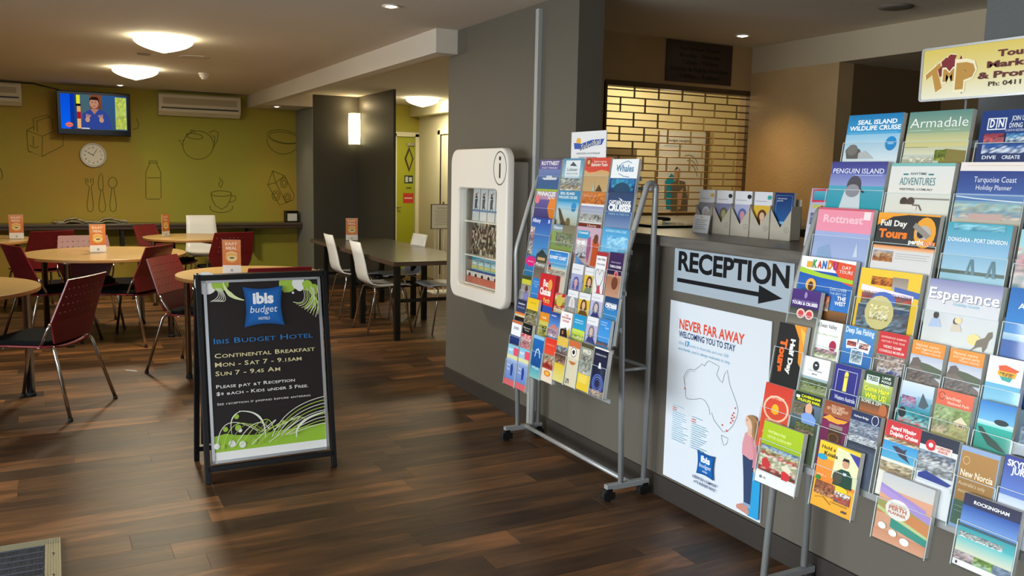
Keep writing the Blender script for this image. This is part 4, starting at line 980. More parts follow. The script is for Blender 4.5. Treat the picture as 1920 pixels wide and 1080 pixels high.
# card holders on the counter
def person_card(a, bg, hair, skin, body, mark=None):
    a.rect(0, 0, 1, .30, '#dcdde2'); a.rect(0, .30, 1, 1, bg); a.rect(.08, .20, .7, .215, '#a4a6ae')
    a.ell(.5, .52, .24, .13, hair, 18); a.poly([(.26, .50), (.74, .50), (.78, .74), (.22, .74)], hair); a.ell(.5, .54, .14, .09, skin, 16); a.poly([(.1, 1), (.3, .72), (.7, .72), (.92, 1)], body); a.rect(.44, .6, .56, .72, skin)
    if mark: a.ell(.86, .12, .12, .05, mark, 10)
CARDS = [('#8f8f98', '#d8d9dc', '#c8bfb8', '#b59a58', '#e0b040', 'grey card'), ('#7f83a8', '#6f6650', '#a6a078', '#40479a', '#2a2c30', 'mauve card with a short-haired face'),
         ('#a9adcc', '#5b6aa0', '#c8909a', '#5b64a8', '#2a2c30', 'lilac card with a blue-haired face'), ('#d9b23c', '#5a3a26', '#d8b090', '#6a4a30', '#3aa69a', 'yellow card with a curly-haired face'), None]
for k in range(5):
    y = 3.38 - .128*k; x = 2.84
    t = thing('card_holder', ['cardboard V-cut holder with a grey card, leftmost on the counter', 'cardboard holder with a mauve card behind the small white note', 'cardboard holder with a lilac card, middle of the five', 'cardboard holder with a yellow card of a curly-haired face', 'cardboard holder with a dark blue sky card, rightmost of five'][k], 'leaflet holder', (x, y, 1.24), 0, 'cardboard leaflet holders on the counter')
    kraft = mat('kraft_card', '#b5ad9d', .8); LF = frame_mat((0, 0, 0), *LEFTFACE)
    mb = MB(); W = .122
    mb.prism([(0, 0), (W, 0), (W, .135), (W*.5, .055), (0, .135)], 0, .002)
    mb.box(0, 0, -.06, .002, .135, 0).box(W-.002, 0, -.06, W, .15, 0).box(0, 0, -.06, W, .18, -.058).box(0, 0, -.06, W, .002, 0)
    o = mb.build('card_box', kraft, t); o.matrix_basis = LF
    a = Art(W, .135, .0003); a.ell(.82, .66, .12, .095, '#8f887a', 16, inner=.85); a.text(str(k+1), .82, .71, .09, '#8f887a')
    o = a.build('box_print', t); o.matrix_basis = LF @ Matrix.Translation((0, 0, .0024))
    c = thing('leaflet', ['grey leaflet with a pale face in the leftmost cardboard holder', 'mauve leaflet with a short-haired face in the second cardboard holder', 'lilac leaflet with a blue-haired face in the middle cardboard holder', 'yellow leaflet with a curly-haired face on the counter', 'dark blue leaflet with a night sky in the rightmost cardboard holder'][k], 'leaflet', (x+.012, y-.003, 1.244), 0, 'leaflets in the counter holders')
    M = LF @ Matrix.Rotation(-.03, 4, 'X')
    o = MB().box(0, 0, -.012, .112, .205, 0).build('paper_stack', paper, c); o.matrix_basis = M
    a = Art(.112, .205, .0003)
    if CARDS[k]: person_card(a, *CARDS[k][:5])
    else:
        a.rect(0, 0, 1, 1, '#17295c', '#2f6fb4'); a.line([(.08, .06), (.92, .06), (.92, .7), (.08, .7), (.08, .06)], .0016, '#7f9ccc'); a.text('adventure', .14, .14, .035, '#e0e8f4', al='l', fit=.5); a.text('perth', .14, .19, .035, '#e0e8f4', al='l', fit=.3); a.rect(0, .62, 1, .68, '#7fb0d4')
    o = a.build('cover', c); o.matrix_basis = M @ Matrix.Translation((0, 0, .0004))
t = thing('note_stand', 'small white printed note leaning in front of the cardboard holders', 'note', (2.80, 3.355, 1.24))
M = frame_mat((0, 0, 0), *LEFTFACE) @ Matrix.Rotation(-.15, 4, 'X')
o = MB().box(0, 0, -.004, .115, .088, 0).build('card', paper, t); o.matrix_basis = M; MB().box(.0, -.11, 0, .03, -.01, .003).build('foot', MATS['acrylic'], t)
a = Art(.115, .088, .0003); a.rect(0, 0, 1, 1, '#e9eaea'); a.ell(.5, .14, .05, .05, '#d8b860')
for k in range(5): a.rect(.12, .28+.12*k, .88-.1*(k % 2), .31+.12*k, '#8e9296')
o = a.build('note_print', t); o.matrix_basis = M @ Matrix.Translation((0, 0, .0004))
t = thing('pen_tray', 'low dark tray with a glass lid at the far end of the counter', 'tray', (2.93, 3.78, 1.24))
MB().box(-.13, -.14, 0, .13, .14, .014).build('tray', black, t, bevel=.004); MB().box(-.15, -.20, .016, .10, .10, .022).build('glass_lid', MATS['glass'], t); MB().tube(fillet([(-.08, -.05, .03), (0, .05, .045), (.06, -.02, .04), (.1, .1, .03)], .05), .009, 8).build('cord', black, t)

# ---------------------------------------------------------------- yellow hanging sign above the near rack
ts = thing('marketing_sign', 'yellow framed sign with a maroon map on top of the near brochure rack', 'sign', (2.30, 1.745, 1.745))
TW, TH = .56, .148; LF = frame_mat((0, 0, 0), *LEFTFACE)
o = MB().prism(rrect(0, 0, TW, TH, .008), -.006, 0).build('panel', mat('sign_back', '#c9c6b0', .5), ts); o.matrix_basis = LF
o = MB().ring(rrect(-.003, -.003, TW+.003, TH+.003, .01), rrect(.003, .003, TW-.003, TH-.003, .006), -.008, .004).build('frame', mat('satin_silver', '#c3c6c8'), ts); o.matrix_basis = LF
a = Art(TW, TH, .0002)
a.rect(.005, .02, .995, .5, '#d8c25c', '#dfd08a'); a.rect(.005, .5, .995, .98, '#dfd08a', '#e9e6cf')
def A2(u, v): return (.065 + u*.205, .13 + v*.64)
a.poly([A2(x, y) for x, y in AUS], '#e9dfae'); a.poly([(.1675+(A2(x, y)[0]-.1675)*.94, .45+(A2(x, y)[1]-.45)*.94) for x, y in AUS], '#7c2028'); a.poly([(.225, .84), (.250, .84), (.238, .92)], '#7c2028')
def letter(pts, c='#b98a3c'):
    cx = sum(p[0] for p in pts)/len(pts); cy = sum(p[1] for p in pts)/len(pts)
    a.poly([(cx+(x-cx)*1.14, cy+(y-cy)*1.12) for x, y in pts], '#f0e6c0'); a.poly(pts, c)
letter([(.025, .50), (.105, .28), (.112, .37), (.092, .43), (.125, .78), (.09, .85), (.062, .50), (.030, .59)])
a.text('M', .162, .66, .25, '#f0e6c0', bold=.08, fit=.085); a.text('M', .162, .65, .22, '#b98a3c', bold=.04, fit=.07)
a.text('P', .252, .80, .46, '#f0e6c0', bold=.14, fit=.125); a.text('P', .252, .785, .42, '#b98a3c', bold=.08, fit=.105)
a.text('Tourism', .545, .29, .115, '#5d1c1c', fit=.26, bold=.035); a.text('Marketing', .545, .48, .115, '#5d1c1c', fit=.36, bold=.035); a.text('& Promotions', .57, .67, .115, '#5d1c1c', fit=.50, bold=.035); a.text('Ph: 0411 024', .38, .82, .085, '#2c2418', al='l', fit=.26, bold=.01)
o = a.build('lettering', ts); o.matrix_basis = LF @ Matrix.Translation((0, 0, .0004))
for yy in (-.115, -.46): MB().tube([(.05, yy, -.30), (.05, yy, .0), (.008, yy, .012)], .004, 8).build('wire_post', rackgrey, ts)
# brochure positions: key, plane x, left y, right y, top z, height
R1G = [
 [('rottnest', 2.380, 4.156, 3.919, 1.589, 0.297), ('island', 2.380, 3.908, 3.702, 1.593, 0.297), ('redtour', 2.380, 3.692, 3.466, 1.595, 0.297), ('whales', 2.380, 3.457, 3.239, 1.587, 0.297)],
 [('pinnacles', 2.340, 4.118, 3.892, 1.418, 0.297), ('sealb', 2.340, 3.882, 3.664, 1.429, 0.297), ('bwbeach', 2.340, 3.650, 3.442, 1.428, 0.297), ('captain', 2.340, 3.424, 3.211, 1.431, 0.297)],
 [('albany', 2.290, 4.070, 3.855, 1.280, 0.297), ('trees', 2.290, 3.848, 3.625, 1.255, 0.297), ('family', 2.290, 3.610, 3.394, 1.259, 0.297), ('skyblue', 2.290, 3.385, 3.167, 1.267, 0.297)],
 [('pinktop', 2.240, 4.036, 3.920, 1.078, 0.210), ('house', 2.240, 3.922, 3.805, 1.122, 0.210), ('sunset', 2.240, 3.795, 3.598, 1.128, 0.210), ('cardlav', 2.240, 3.565, 3.459, 1.080, 0.210), ('cardyel', 2.240, 3.449, 3.348, 1.073, 0.210), ('heart', 2.240, 3.353, 3.252, 1.157, 0.210), ('wine', 2.240, 3.248, 3.131, 1.164, 0.210)],
 [('woman', 2.200, 4.000, 3.895, 0.975, 0.210), ('bluea', 2.200, 3.889, 3.789, 0.974, 0.210), ('redbox', 2.200, 3.807, 3.647, 1.007, 0.210), ('couple', 2.200, 3.758, 3.663, 0.914, 0.210), ('stripes', 2.200, 3.658, 3.551, 0.925, 0.210), ('cardgrey', 2.200, 3.533, 3.436, 0.956, 0.210), ('cardyelb', 2.200, 3.432, 3.330, 0.956, 0.210), ('cardlavb', 2.200, 3.326, 3.224, 0.967, 0.210), ('captainb', 2.200, 3.216, 3.103, 0.966, 0.210)],
 [('navy', 2.160, 3.980, 3.869, 0.852, 0.210), ('yellow', 2.160, 3.864, 3.742, 0.875, 0.210), ('orangeyel', 2.160, 3.733, 3.637, 0.819, 0.210), ('navysun', 2.160, 3.633, 3.531, 0.835, 0.210), ('whitered', 2.160, 3.527, 3.419, 0.854, 0.210), ('teallime', 2.160, 3.410, 3.299, 0.858, 0.210), ('cardlavc', 2.160, 3.295, 3.198, 0.865, 0.210), ('blueb', 2.160, 3.193, 3.097, 0.870, 0.210)],
 [('whitenavy', 2.120, 3.954, 3.843, 0.744, 0.210), ('blackred', 2.120, 3.837, 3.731, 0.748, 0.210)],
 [('ltblue', 2.090, 3.934, 3.817, 0.623, 0.210), ('ltblueb', 2.090, 3.811, 3.699, 0.626, 0.210), ('whale', 2.090, 3.665, 3.559, 0.718, 0.210), ('redcar', 2.090, 3.549, 3.439, 0.725, 0.210), ('yellowb', 2.090, 3.440, 3.339, 0.751, 0.210), ('cream', 2.090, 3.334, 3.233, 0.751, 0.210), ('greyyel', 2.090, 3.229, 3.124, 0.757, 0.210), ('observ', 2.090, 3.120, 3.008, 0.759, 0.210)],
]
R2G = [
 [('seal', 2.320, 2.020, 1.808, 1.717, 0.297), ('armadale', 2.320, 1.792, 1.580, 1.715, 0.297), ('diving', 2.320, 1.557, 1.382, 1.706, 0.297)],
 [('penguin', 2.270, 2.031, 1.811, 1.566, 0.297), ('adventures', 2.270, 1.803, 1.585, 1.561, 0.297), ('turquoise', 2.270, 1.574, 1.373, 1.563, 0.297)],
 [('pinkisland', 2.220, 2.030, 1.807, 1.418, 0.297), ('fullday', 2.220, 1.795, 1.582, 1.412, 0.297), ('dongara', 2.220, 1.562, 1.371, 1.397, 0.297), ('teal', 2.220, 1.354, 1.189, 1.389, 0.297)],
 [('kandu', 2.170, 2.041, 1.818, 1.259, 0.297), ('guide', 2.170, 1.803, 1.587, 1.245, 0.297), ('esperance', 2.170, 1.567, 1.349, 1.239, 0.297), ('austral', 2.170, 1.336, 1.146, 1.242, 0.297)],
 [('purpletours', 2.120, 2.025, 1.901, 1.155, 0.210), ('swan', 2.120, 1.920, 1.809, 1.070, 0.210), ('deepsea', 2.120, 1.805, 1.688, 1.070, 0.210), ('redgame', 2.120, 1.680, 1.576, 1.073, 0.210), ('parks', 2.120, 1.569, 1.463, 1.067, 0.210), ('parksb', 2.120, 1.454, 1.351, 1.065, 0.210), ('hat', 2.120, 1.344, 1.246, 1.067, 0.210)],
 [('halfday', 2.080, 2.033, 1.913, 1.045, 0.210), ('whitetree', 2.080, 1.923, 1.810, 0.956, 0.210), ('info', 2.080, 1.796, 1.696, 0.956, 0.210), ('hang', 2.080, 1.688, 1.583, 0.959, 0.210), ('boat', 2.080, 1.562, 1.457, 0.956, 0.210), ('koalahouse', 2.080, 1.453, 1.343, 0.958, 0.210), ('turtle', 2.080, 1.331, 1.231, 0.957, 0.210), ('darkship', 2.080, 1.228, 1.135, 0.955, 0.210)],
 [('redsun', 2.040, 2.038, 1.914, 0.847, 0.210), ('wildlife', 2.040, 1.909, 1.796, 0.849, 0.210), ('maroon', 2.040, 1.791, 1.687, 0.847, 0.210), ('climb', 2.040, 1.692, 1.585, 0.842, 0.210), ('dolphin', 2.040, 1.571, 1.455, 0.845, 0.210), ('clipper', 2.040, 1.462, 1.345, 0.842, 0.210), ('norcia', 2.040, 1.344, 1.235, 0.838, 0.210), ('skydive', 2.040, 1.229, 1.132, 0.847, 0.210)],
 [('greenpark', 2.000, 1.995, 1.822, 0.734, 0.196), ('koala', 2.000, 1.764, 1.611, 0.736, 0.194), ('city', 2.000, 1.540, 1.373, 0.709, 0.182), ('rockingham', 2.000, 1.299, 1.147, 0.732, 0.181)],
]
# ---------------------------------------------------------------- brochure racks
SKY, SEA, SAND = '#5ba3d8', '#1c7fa6', '#d8c9a0'
def draw(a, ops):
    for op in ops:
        k = op[0]
        if k == 'g': a.rect(0, op[1], 1, op[2], op[3], op[4] if len(op) > 4 else None)
        elif k == 'r': a.rect(*op[1:])
        elif k == 'e': a.ell(op[1], op[2], op[3], op[4], op[5], 16)
        elif k == 'o': a.ell(op[1], op[2], op[3], op[4], op[5], 22, inner=.86)
        elif k == 't': a.text(op[1], op[2], op[3], op[4], op[5], al='c', fit=op[6], bold=op[7] if len(op) > 7 else .01)
        elif k == 'n': a.photo(*op[1:8], seed=op[8])
        elif k == 'p': a.poly(op[1], op[2])
        elif k == 'l': a.line(op[1], op[2], op[3])
def face_card(bg, hair, skin, body):
    return [('g', 0, .3, '#e3e4e8'), ('g', .3, 1, bg), ('r', .08, .16, .75, .18, '#aaacb6'), ('e', .5, .55, .26, .13, hair), ('p', [(.24, .54), (.76, .54), (.8, .76), (.2, .76)], hair), ('e', .5, .57, .15, .09, skin), ('p', [(.08, 1), (.3, .76), (.7, .76), (.94, 1)], body), ('r', .44, .64, .56, .78, skin)]
P = {
# ---- far rack
'rottnest': ('purple cover of an island with a white boat, top left pocket of the far rack', [('g', 0, .3, '#3b2a7c', '#4a4aa0'), ('g', .3, .62, '#5b74b4', '#3a66a8'), ('g', .62, .9, '#2a5a9c', '#2a6a9a'), ('g', .9, 1, '#b8c83a'), ('t', 'ROTTNEST', .5, .17, .085, '#f0eef8', .8, .03), ('t', 'FAST FERRIES', .5, .28, .04, '#d8d4ec', .7), ('p', [(.2, .56), (.9, .54), (.85, .61), (.3, .62)], '#e8eef2'), ('r', .4, .49, .66, .55, '#dfe8ee')]),
'island': ('white and teal brochure with an emblem, second in the far rack top row', [('g', 0, .6, '#2a86b0', '#9cc8d8'), ('r', .15, .06, .85, .58, '#dfeaf0'), ('p', [(.35, .22), (.5, .1), (.62, .18), (.7, .24)], '#1d3a4a'), ('t', 'Lobster', .5, .38, .07, '#3a5a6a', .5), ('t', 'SHACK TOURS', .5, .48, .03, '#5a7a8a', .55), ('n', 0, .6, 1, 1, ['#2a4a6a', '#d8d8c8', '#1a5a7a', '#c8a878', '#e8e8e8'], 6, 6, 3)]),
'redtour': ('red-topped sand-coloured brochure, third in the top row of the far rack', [('g', 0, 1, '#c9a06c', '#d2ae7c'), ('g', 0, .36, '#d2352a'), ('p', [(0, .34), (.2, .42), (.45, .40), (.7, .33), (1, .40), (1, .3), (0, .3)], '#d2352a'), ('l', [(0, .36), (.2, .44), (.45, .42), (.7, .35), (1, .42)], .003, '#e8a050'), ('e', .14, .13, .10, .07, '#8a2a1c'), ('e', .14, .13, .06, .04, '#e0a060'), ('t', 'Sightseeing', .6, .13, .035, '#f4dcd0', .5), ('t', 'Gathering Tours', .58, .24, .065, '#f8ece4', .66, .03), ('p', [(.42, .95), (.46, .66), (.52, .95)], '#a8c8c4'), ('p', [(.55, .95), (.68, .76), (.82, .95)], '#5a3a1c')]),
'whales': ('white and deep blue whale brochure, right end of the far rack top row', [('g', 0, 1, '#f2f6f8'), ('g', .55, 1, '#1a58a8', '#0c2f6c'), ('t', 'Whales', .52, .36, .13, '#2a7fae', .66, .02), ('l', [(.2, .3), (.4, .12), (.6, .06), (.75, .12)], .003, '#2a7fae'), ('l', [(.3, .42), (.5, .50), (.72, .52)], .003, '#2a7fae'), ('n', .08, .58, .95, .98, ['#1f6ab8', '#38b8d0', '#0f3f88', '#0a2a60'], 6, 5, 4), ('e', .5, .86, .3, .1, '#0f4a70')]),
'pinnacles': ('purple and orange desert brochure, left of the far rack second row', [('g', 0, 1, '#6a5aa8', '#3c3a80'), ('g', 0, .3, '#9a8ab8', '#b888a0'), ('p', [(.7, .25), (1, .2), (1, 1), (.78, 1), (.62, .6)], '#e8842a'), ('t', 'PINNACLES', .5, .16, .09, '#f6f2f0', .86, .04), ('t', 'Day Tour', .75, .26, .05, '#f6f2f0', .3, .03), ('e', .1, .3, .12, .08, '#e87a8a')]),
'sealb': ('blue seal cruise brochure, second in the far rack second row', [('g', 0, .32, '#1484b4', '#1c90c4'), ('g', .32, .6, '#3aa8d8', '#c8dce0'), ('g', .6, 1, '#c8dce0', '#b8b49c'), ('t', 'SEAL ISLAND', .42, .12, .055, '#e8f4f8', .66, .03), ('t', 'WILDLIFE CRUISE', .46, .23, .055, '#e8f4f8', .84, .03), ('e', .78, .46, .11, .08, '#1a8cc8'), ('p', [(.08, .5), (.2, .55), (.42, .85), (.6, 1), (.28, 1), (.18, .75)], '#5a4a38'), ('e', .6, .9, .1, .08, '#7a6a40')]),
'bwbeach': ('orange-topped brochure with a pale beach photograph in the middle, far rack second row', [('g', 0, 1, '#e8e8ea'), ('n', 0, 0, 1, .34, ['#b8642a', '#e08a3a', '#8a4418', '#d87a30'], 8, 4, 7), ('t', 'Australind', .3, .14, .05, '#e8a080', .5), ('g', .4, .66, '#8a90b8', '#c8ccd8'), ('n', 0, .62, 1, .84, ['#b8b8b4', '#7a7a74', '#d8d8d4'], 8, 3, 5), ('p', [(.66, .74), (.68, .62), (.72, .74)], '#222'), ('p', [(.8, .72), (.82, .61), (.86, .72)], '#222'), ('g', .88, 1, '#7a2c1c'), ('t', 'Liberty', .6, .97, .05, '#f0dcd0', .4)]),
'captain': ('navy cruise brochure with bold white lettering, right end of the far rack second row', [('g', 0, .5, '#1b3c66', '#1f4a80'), ('g', .5, 1, '#2a5f9c', '#8aa0c8'), ('t', 'CAPTAIN COOK', .5, .32, .07, '#f2f4f6', .86, .04), ('t', 'CRUISES', .5, .50, .12, '#f2f4f6', .88, .06), ('t', 'HERE IS PERTH', .5, .62, .04, '#a8c4dc', .8, .02), ('p', [(.42, .14), (.6, .2), (.55, .24), (.5, .2)], '#e8eef2')]),
'albany': ('deep blue brochure with a strip of photographs, left of the far rack third row', [('g', 0, 1, '#1a3fa0', '#58a8e8'), ('t', 'Albany', .25, .12, .08, '#e8eefa', .42, .03), ('t', '5', .88, .12, .07, '#e8eefa', .1, .03), ('n', 0, .25, .22, 1, ['#d8d8e0', '#b86a5a', '#3a5a9a', '#e8e0d0', '#4a4a4a'], 2, 10, 9)]),
'trees': ('grey-green brochure with tree photographs, second in the far rack third row', [('g', 0, .25, '#6a8aa8', '#8aa0a8'), ('t', 'Nature', .25, .17, .07, '#dfe8ea', .4, .02), ('r', .45, 0, 1, .9, '#7a745c', '#9a947a'), ('g', .75, 1, '#8aa05a'), ('n', .2, .3, .95, .8, ['#5a6a48', '#8a947a', '#3a4a30', '#a8a890', '#6a7a50'], 8, 8, 6)]),
'family': ('pink and blue brochure of people at a beach, third in the far rack third row', [('g', 0, 1, '#c8a8bc', '#c8a8a0'), ('r', .04, .1, .55, .3, '#3a9ac8'), ('t', 'Coastal', .28, .18, .05, '#f0f4f8', .4, .02), ('n', .05, .35, .5, .8, ['#e8e8ea', '#c8b8b8', '#e0e0e8', '#4a4a50'], 4, 6, 8), ('p', [(.5, .3), (.62, .22), (.66, .5), (.6, .9), (.5, .7)], '#a85a8a'), ('p', [(.7, .3), (.85, .22), (.98, .4), (.98, .95), (.72, .95), (.74, .55)], '#c8552a'), ('e', .84, .28, .09, .08, '#6a3a28'), ('p', [(.1, .75), (.5, .95), (1, 1), (.1, 1)], '#5a90c8')]),
'skyblue': ('sky blue brochure with pale lettering, right end of the far rack third row', [('g', 0, 1, '#3a9ad0', '#7ac0e8'), ('t', "AUSTRALIA'S CORAL COAST", .5, .16, .045, '#bfe4f4', .8, .02), ('n', .2, .3, 1, 1, ['#4aa6dc', '#a8d8f0', '#6ab8e4', '#8accec'], 5, 5, 2)]),
'pinktop': ('narrow blue leaflet with a pink oval heading, far rack fourth row', [('g', 0, 1, '#2a6ab8', '#2a8a98'), ('e', .5, .14, .5, .13, '#d8207a'), ('t', 'Abrolhos', .5, .16, .04, '#f8c8dc', .6), ('p', [(.2, .8), (.6, .5), (.9, .6), (.5, .9)], '#7ac8d0')]),
'house': ('dark leaflet with a house-shaped top, beside the pink-topped one on the far rack', [('g', 0, .45, '#1c2a3c', '#3a4a3c'), ('p', [(0, .2), (.5, 0), (1, .2), (1, 0), (0, 0)], '#5a8ab0'), ('r', .15, .28, .85, .38, '#c8a070'), ('t', 'Penny', .5, .58, .10, '#e4e8e4', .8, .03), ('g', .64, 1, '#6a6058', '#8a7a6a')]),
'sunset': ('blue beach brochure with a white border, middle of the far rack', [('g', 0, 1, '#f2f4f4'), ('r', .02, .03, .97, .72, '#1878c8', '#6ab4e0'), ('t', 'SUNSET COAST', .5, .34, .09, '#f4f6f8', .84, .04), ('t', 'Visitor', .5, .16, .035, '#b8dcf0', .3), ('r', .02, .62, .97, .75, '#7ac0d8', '#e0d8c8'), ('g', .75, 1, '#d8ccb8'), ('n', .05, .78, .95, 1, ['#c8bca8', '#8a8278', '#e0d8cc'], 8, 4, 3), ('e', .14, .66, .05, .06, '#3a2a20'), ('r', .08, .7, .2, .82, '#d85a3a'), ('p', [(0, .4), (.2, .6), (.02, .62)], '#e0708a')]),
'cardlav': ('lilac leaflet with a long-haired face, upper middle of the far rack', face_card('#a3a6cc', '#5a5fa0', '#d8a8b0', '#7a80b8')),
'cardyel': ('yellow leaflet with a curly-haired face, upper middle of the far rack', face_card('#e0b838', '#5a3a20', '#d8a888', '#7a8a6a')),
'heart': ('white leaflet with red edges and a heart drawing, far rack fourth row', [('g', 0, 1, '#eeeef0'), ('g', 0, .1, '#a83038'), ('r', .88, 0, 1, 1, '#a04048'), ('t', 'Swan Valley', .45, .2, .05, '#7a3a40', .7), ('t', 'FOOD & WINE', .45, .32, .04, '#8a8a90', .7), ('l', [(.45, .95), (.1, .6), (.12, .45), (.28, .42), (.45, .55), (.62, .42), (.82, .48), (.78, .64), (.45, .95)], .0025, '#6a2a34'), ('p', [(.4, .8), (.56, .8), (.7, 1), (.35, 1)], '#c8505a')]),
'wine': ('dark purple touring leaflet with red rosettes, right end of the far rack fourth row', [('g', 0, .5, '#3a2058', '#2a1a44'), ('t', 'SWAN VALLEY', .5, .24, .035, '#b8a8d0', .7), ('t', 'TOURS & CRUISES', .5, .34, .05, '#f0eaf4', .8, .03), ('e', .62, .48, .14, .07, '#e8a0a0'), ('e', .62, .48, .09, .045, '#c84048'), ('g', .55, 1, '#b87a5a', '#c89a80'), ('e', .6, .68, .22, .14, '#7a4430')]),
'woman': ('leaflet with a woman in lilac under a yellow heading, left side of the far rack', [('g', 0, .15, '#3a4a2a'), ('g', .15, .35, '#c8c83a'), ('g', .35, 1, '#8a8a80', '#a8a8b0'), ('e', .6, .55, .16, .10, '#5a3a30'), ('p', [(.4, .7), (.8, .68), (.95, 1), (.35, 1)], '#8a8ac8')]),
'bluea': ('plain blue leaflet with small white lettering, left side of the far rack', [('g', 0, 1, '#2a78c0', '#2f84cc'), ('t', 'transport', .45, .2, .05, '#a8d0f0', .6), ('t', 'visitor guide', .45, .32, .05, '#a8d0f0', .6), ('t', 'map', .45, .44, .05, '#a8d0f0', .3)]),
'redbox': ('red dispenser box of small coupons jutting out of the far rack', [('g', 0, .75, '#c8202a', '#d83034'), ('g', .75, 1, '#2a4aa0'), ('t', 'Best', .5, .3, .16, '#f8e0dc', .5, .04), ('t', 'Choices', .45, .5, .16, '#f8f0ec', .7, .05), ('e', .7, .25, .14, .14, '#e8a050'), ('t', 'Perth', .6, .68, .12, '#f0b060', .4, .03)]),
'couple': ('leaflet with a couple in evening dress under the red coupon box', [('g', 0, 1, '#4a2a2a', '#8a5a48'), ('g', 0, .12, '#d8b890'), ('e', .5, .26, .2, .09, '#c89a80'), ('p', [(.3, .36), (.7, .36), (.8, .6), (.2, .6)], '#1c1a20'), ('n', .1, .55, .95, 1, ['#b84a3a', '#e0b098', '#8a3a30', '#c87a60'], 4, 5, 4)]),
'stripes': ('red and white striped leaflet with gold shapes, middle of the far rack', [('g', 0, 1, '#d8c8a0'), ('n', 0, 0, 1, .7, ['#c83030', '#e8dcc0', '#b8a030', '#4a5a30', '#c83030'], 5, 6, 2), ('p', [(0, 0), (.3, .2), (.15, 0)], '#c8202a'), ('p', [(.7, 0), (.6, .25), (1, .1), (1, 0)], '#c8202a'), ('e', .5, .38, .3, .14, '#c8b850'), ('t', 'CIRCUS', .5, .8, .07, '#a83028', .7, .03)]),
'cardgrey': ('grey leaflet with a white-haired face, centre of the far rack', face_card('#8f9098', '#dcdce0', '#cfc4bc', '#a8a098')),
'cardyelb': ('yellow leaflet with a curly-haired face, centre row of the far rack', face_card('#e0b838', '#5a3a20', '#d8a888', '#6a4a2a')),
'cardlavb': ('pale lilac leaflet with a face in a dark coat, centre row of the far rack', face_card('#b8b4d4', '#6a6a80', '#c8b8b0', '#39407c')),
'captainb': ('small navy cruise leaflet, right end of the far rack centre row', [('g', 0, .5, '#173a66', '#1f4f88'), ('g', .5, 1, '#2a78b4', '#3a8ac4'), ('t', 'CAPTAIN COOK', .5, .36, .055, '#f2f4f6', .84, .04), ('t', 'CRUISES', .5, .48, .08, '#f2f4f6', .84, .06), ('t', 'PERTH', .5, .58, .04, '#a8c4dc', .5)]),
'navy': ('dark navy leaflet with orange and black bands, left edge of the far rack', [('g', 0, .6, '#232a48', '#3a4468'), ('t', 'Aviation', .5, .22, .05, '#e8eaf0', .7, .03), ('t', 'MUSEUM', .5, .4, .05, '#9aa4c0', .7), ('g', .6, .7, '#e07830'), ('g', .7, .8, '#f0d8a0'), ('g', .8, 1, '#1a1a20')]),
'yellow': ('leaflet with a bright yellow top over a bush photograph, left side of the far rack', [('g', 0, .45, '#e8c020', '#ecc83a'), ('t', 'LAVENDER', .5, .2, .04, '#b88a18', .6), ('n', 0, .45, 1, 1, ['#7a7a40', '#3a3a28', '#b8b08a', '#5a4a3a'], 5, 6, 4)]),
'orangeyel': ('leaflet with an orange heading over yellow-green scenes, lower far rack', [('g', 0, .2, '#e08a20'), ('g', .2, 1, '#c8bc58', '#d8d08a'), ('n', .1, .3, .9, .85, ['#3a4028', '#b8b050', '#8a9048', '#e0d890'], 4, 7, 5), ('t', 'CAVES', .5, .14, .05, '#f8e0b0', .5, .03)]),
'navysun': ('navy leaflet with a rocky coast at sunset, lower far rack', [('g', 0, .6, '#1c3888', '#5a90d8'), ('t', 'rottnest', .4, .16, .045, '#e0e8f8', .5, .02), ('p', [(.1, .65), (.5, .45), (.95, .62), (.9, .7), (.1, .7)], '#c87a70'), ('n', 0, .66, 1, 1, ['#5a6aa0', '#d8a0a8', '#3a4a80', '#e8d8d8'], 5, 4, 4)]),
'whitered': ('white leaflet with red words above a dark photo, lower far rack', [('g', 0, 1, '#f0eeee'), ('t', 'THE', .5, .14, .04, '#c83a40', .3, .03), ('t', 'SOUVENIR', .5, .24, .05, '#c83a40', .8, .04), ('t', 'OUTLET', .5, .36, .05, '#c83a40', .6, .04), ('p', [(.9, .5), (.6, .75), (1, .9)], '#e0b848'), ('p', [(.1, .65), (.6, .55), (.85, 1), (.1, 1)], '#2a1c18'), ('e', .35, .75, .08, .05, '#b87a58')]),
'teallime': ('teal leaflet with a lime-yellow base, lower far rack', [('g', 0, .62, '#1f8ec4', '#2a9cc8'), ('t', 'whiteman', .45, .26, .05, '#bfe8f4', .7), ('t', 'experience', .45, .36, .05, '#bfe8f4', .7), ('g', .62, .9, '#c0d838', '#d0dc50'), ('n', 0, .84, 1, 1, ['#4a8a3a', '#c8c850', '#e8e8d0'], 5, 3, 4)]),
'cardlavc': ('lilac leaflet with a grey-haired face in a navy coat, lower far rack', face_card('#b9b2d2', '#7c7880', '#c8b4a8', '#39407c')),
'blueb': ('bright blue leaflet with a city skyline, right end of the lower far rack', [('g', 0, 1, '#2a80cc', '#4a9cdc'), ('t', 'transport', .4, .14, .04, '#c0e0f8', .6), ('t', 'brochure', .4, .24, .04, '#c0e0f8', .5), ('t', 'tips', .7, .34, .05, '#c0e0f8', .3), ('n', 0, .86, 1, 1, ['#3a6a9c', '#1a3a5c', '#c87a50'], 6, 2, 4)]),
'whitenavy': ('white leaflet with a navy base and orange cap, lower left of the far rack', [('g', 0, .1, '#c86a3a'), ('g', .1, .6, '#eeeef0'), ('t', '500', .5, .34, .08, '#4a5a80', .5, .02), ('g', .6, 1, '#2a4488', '#1c3068')]),
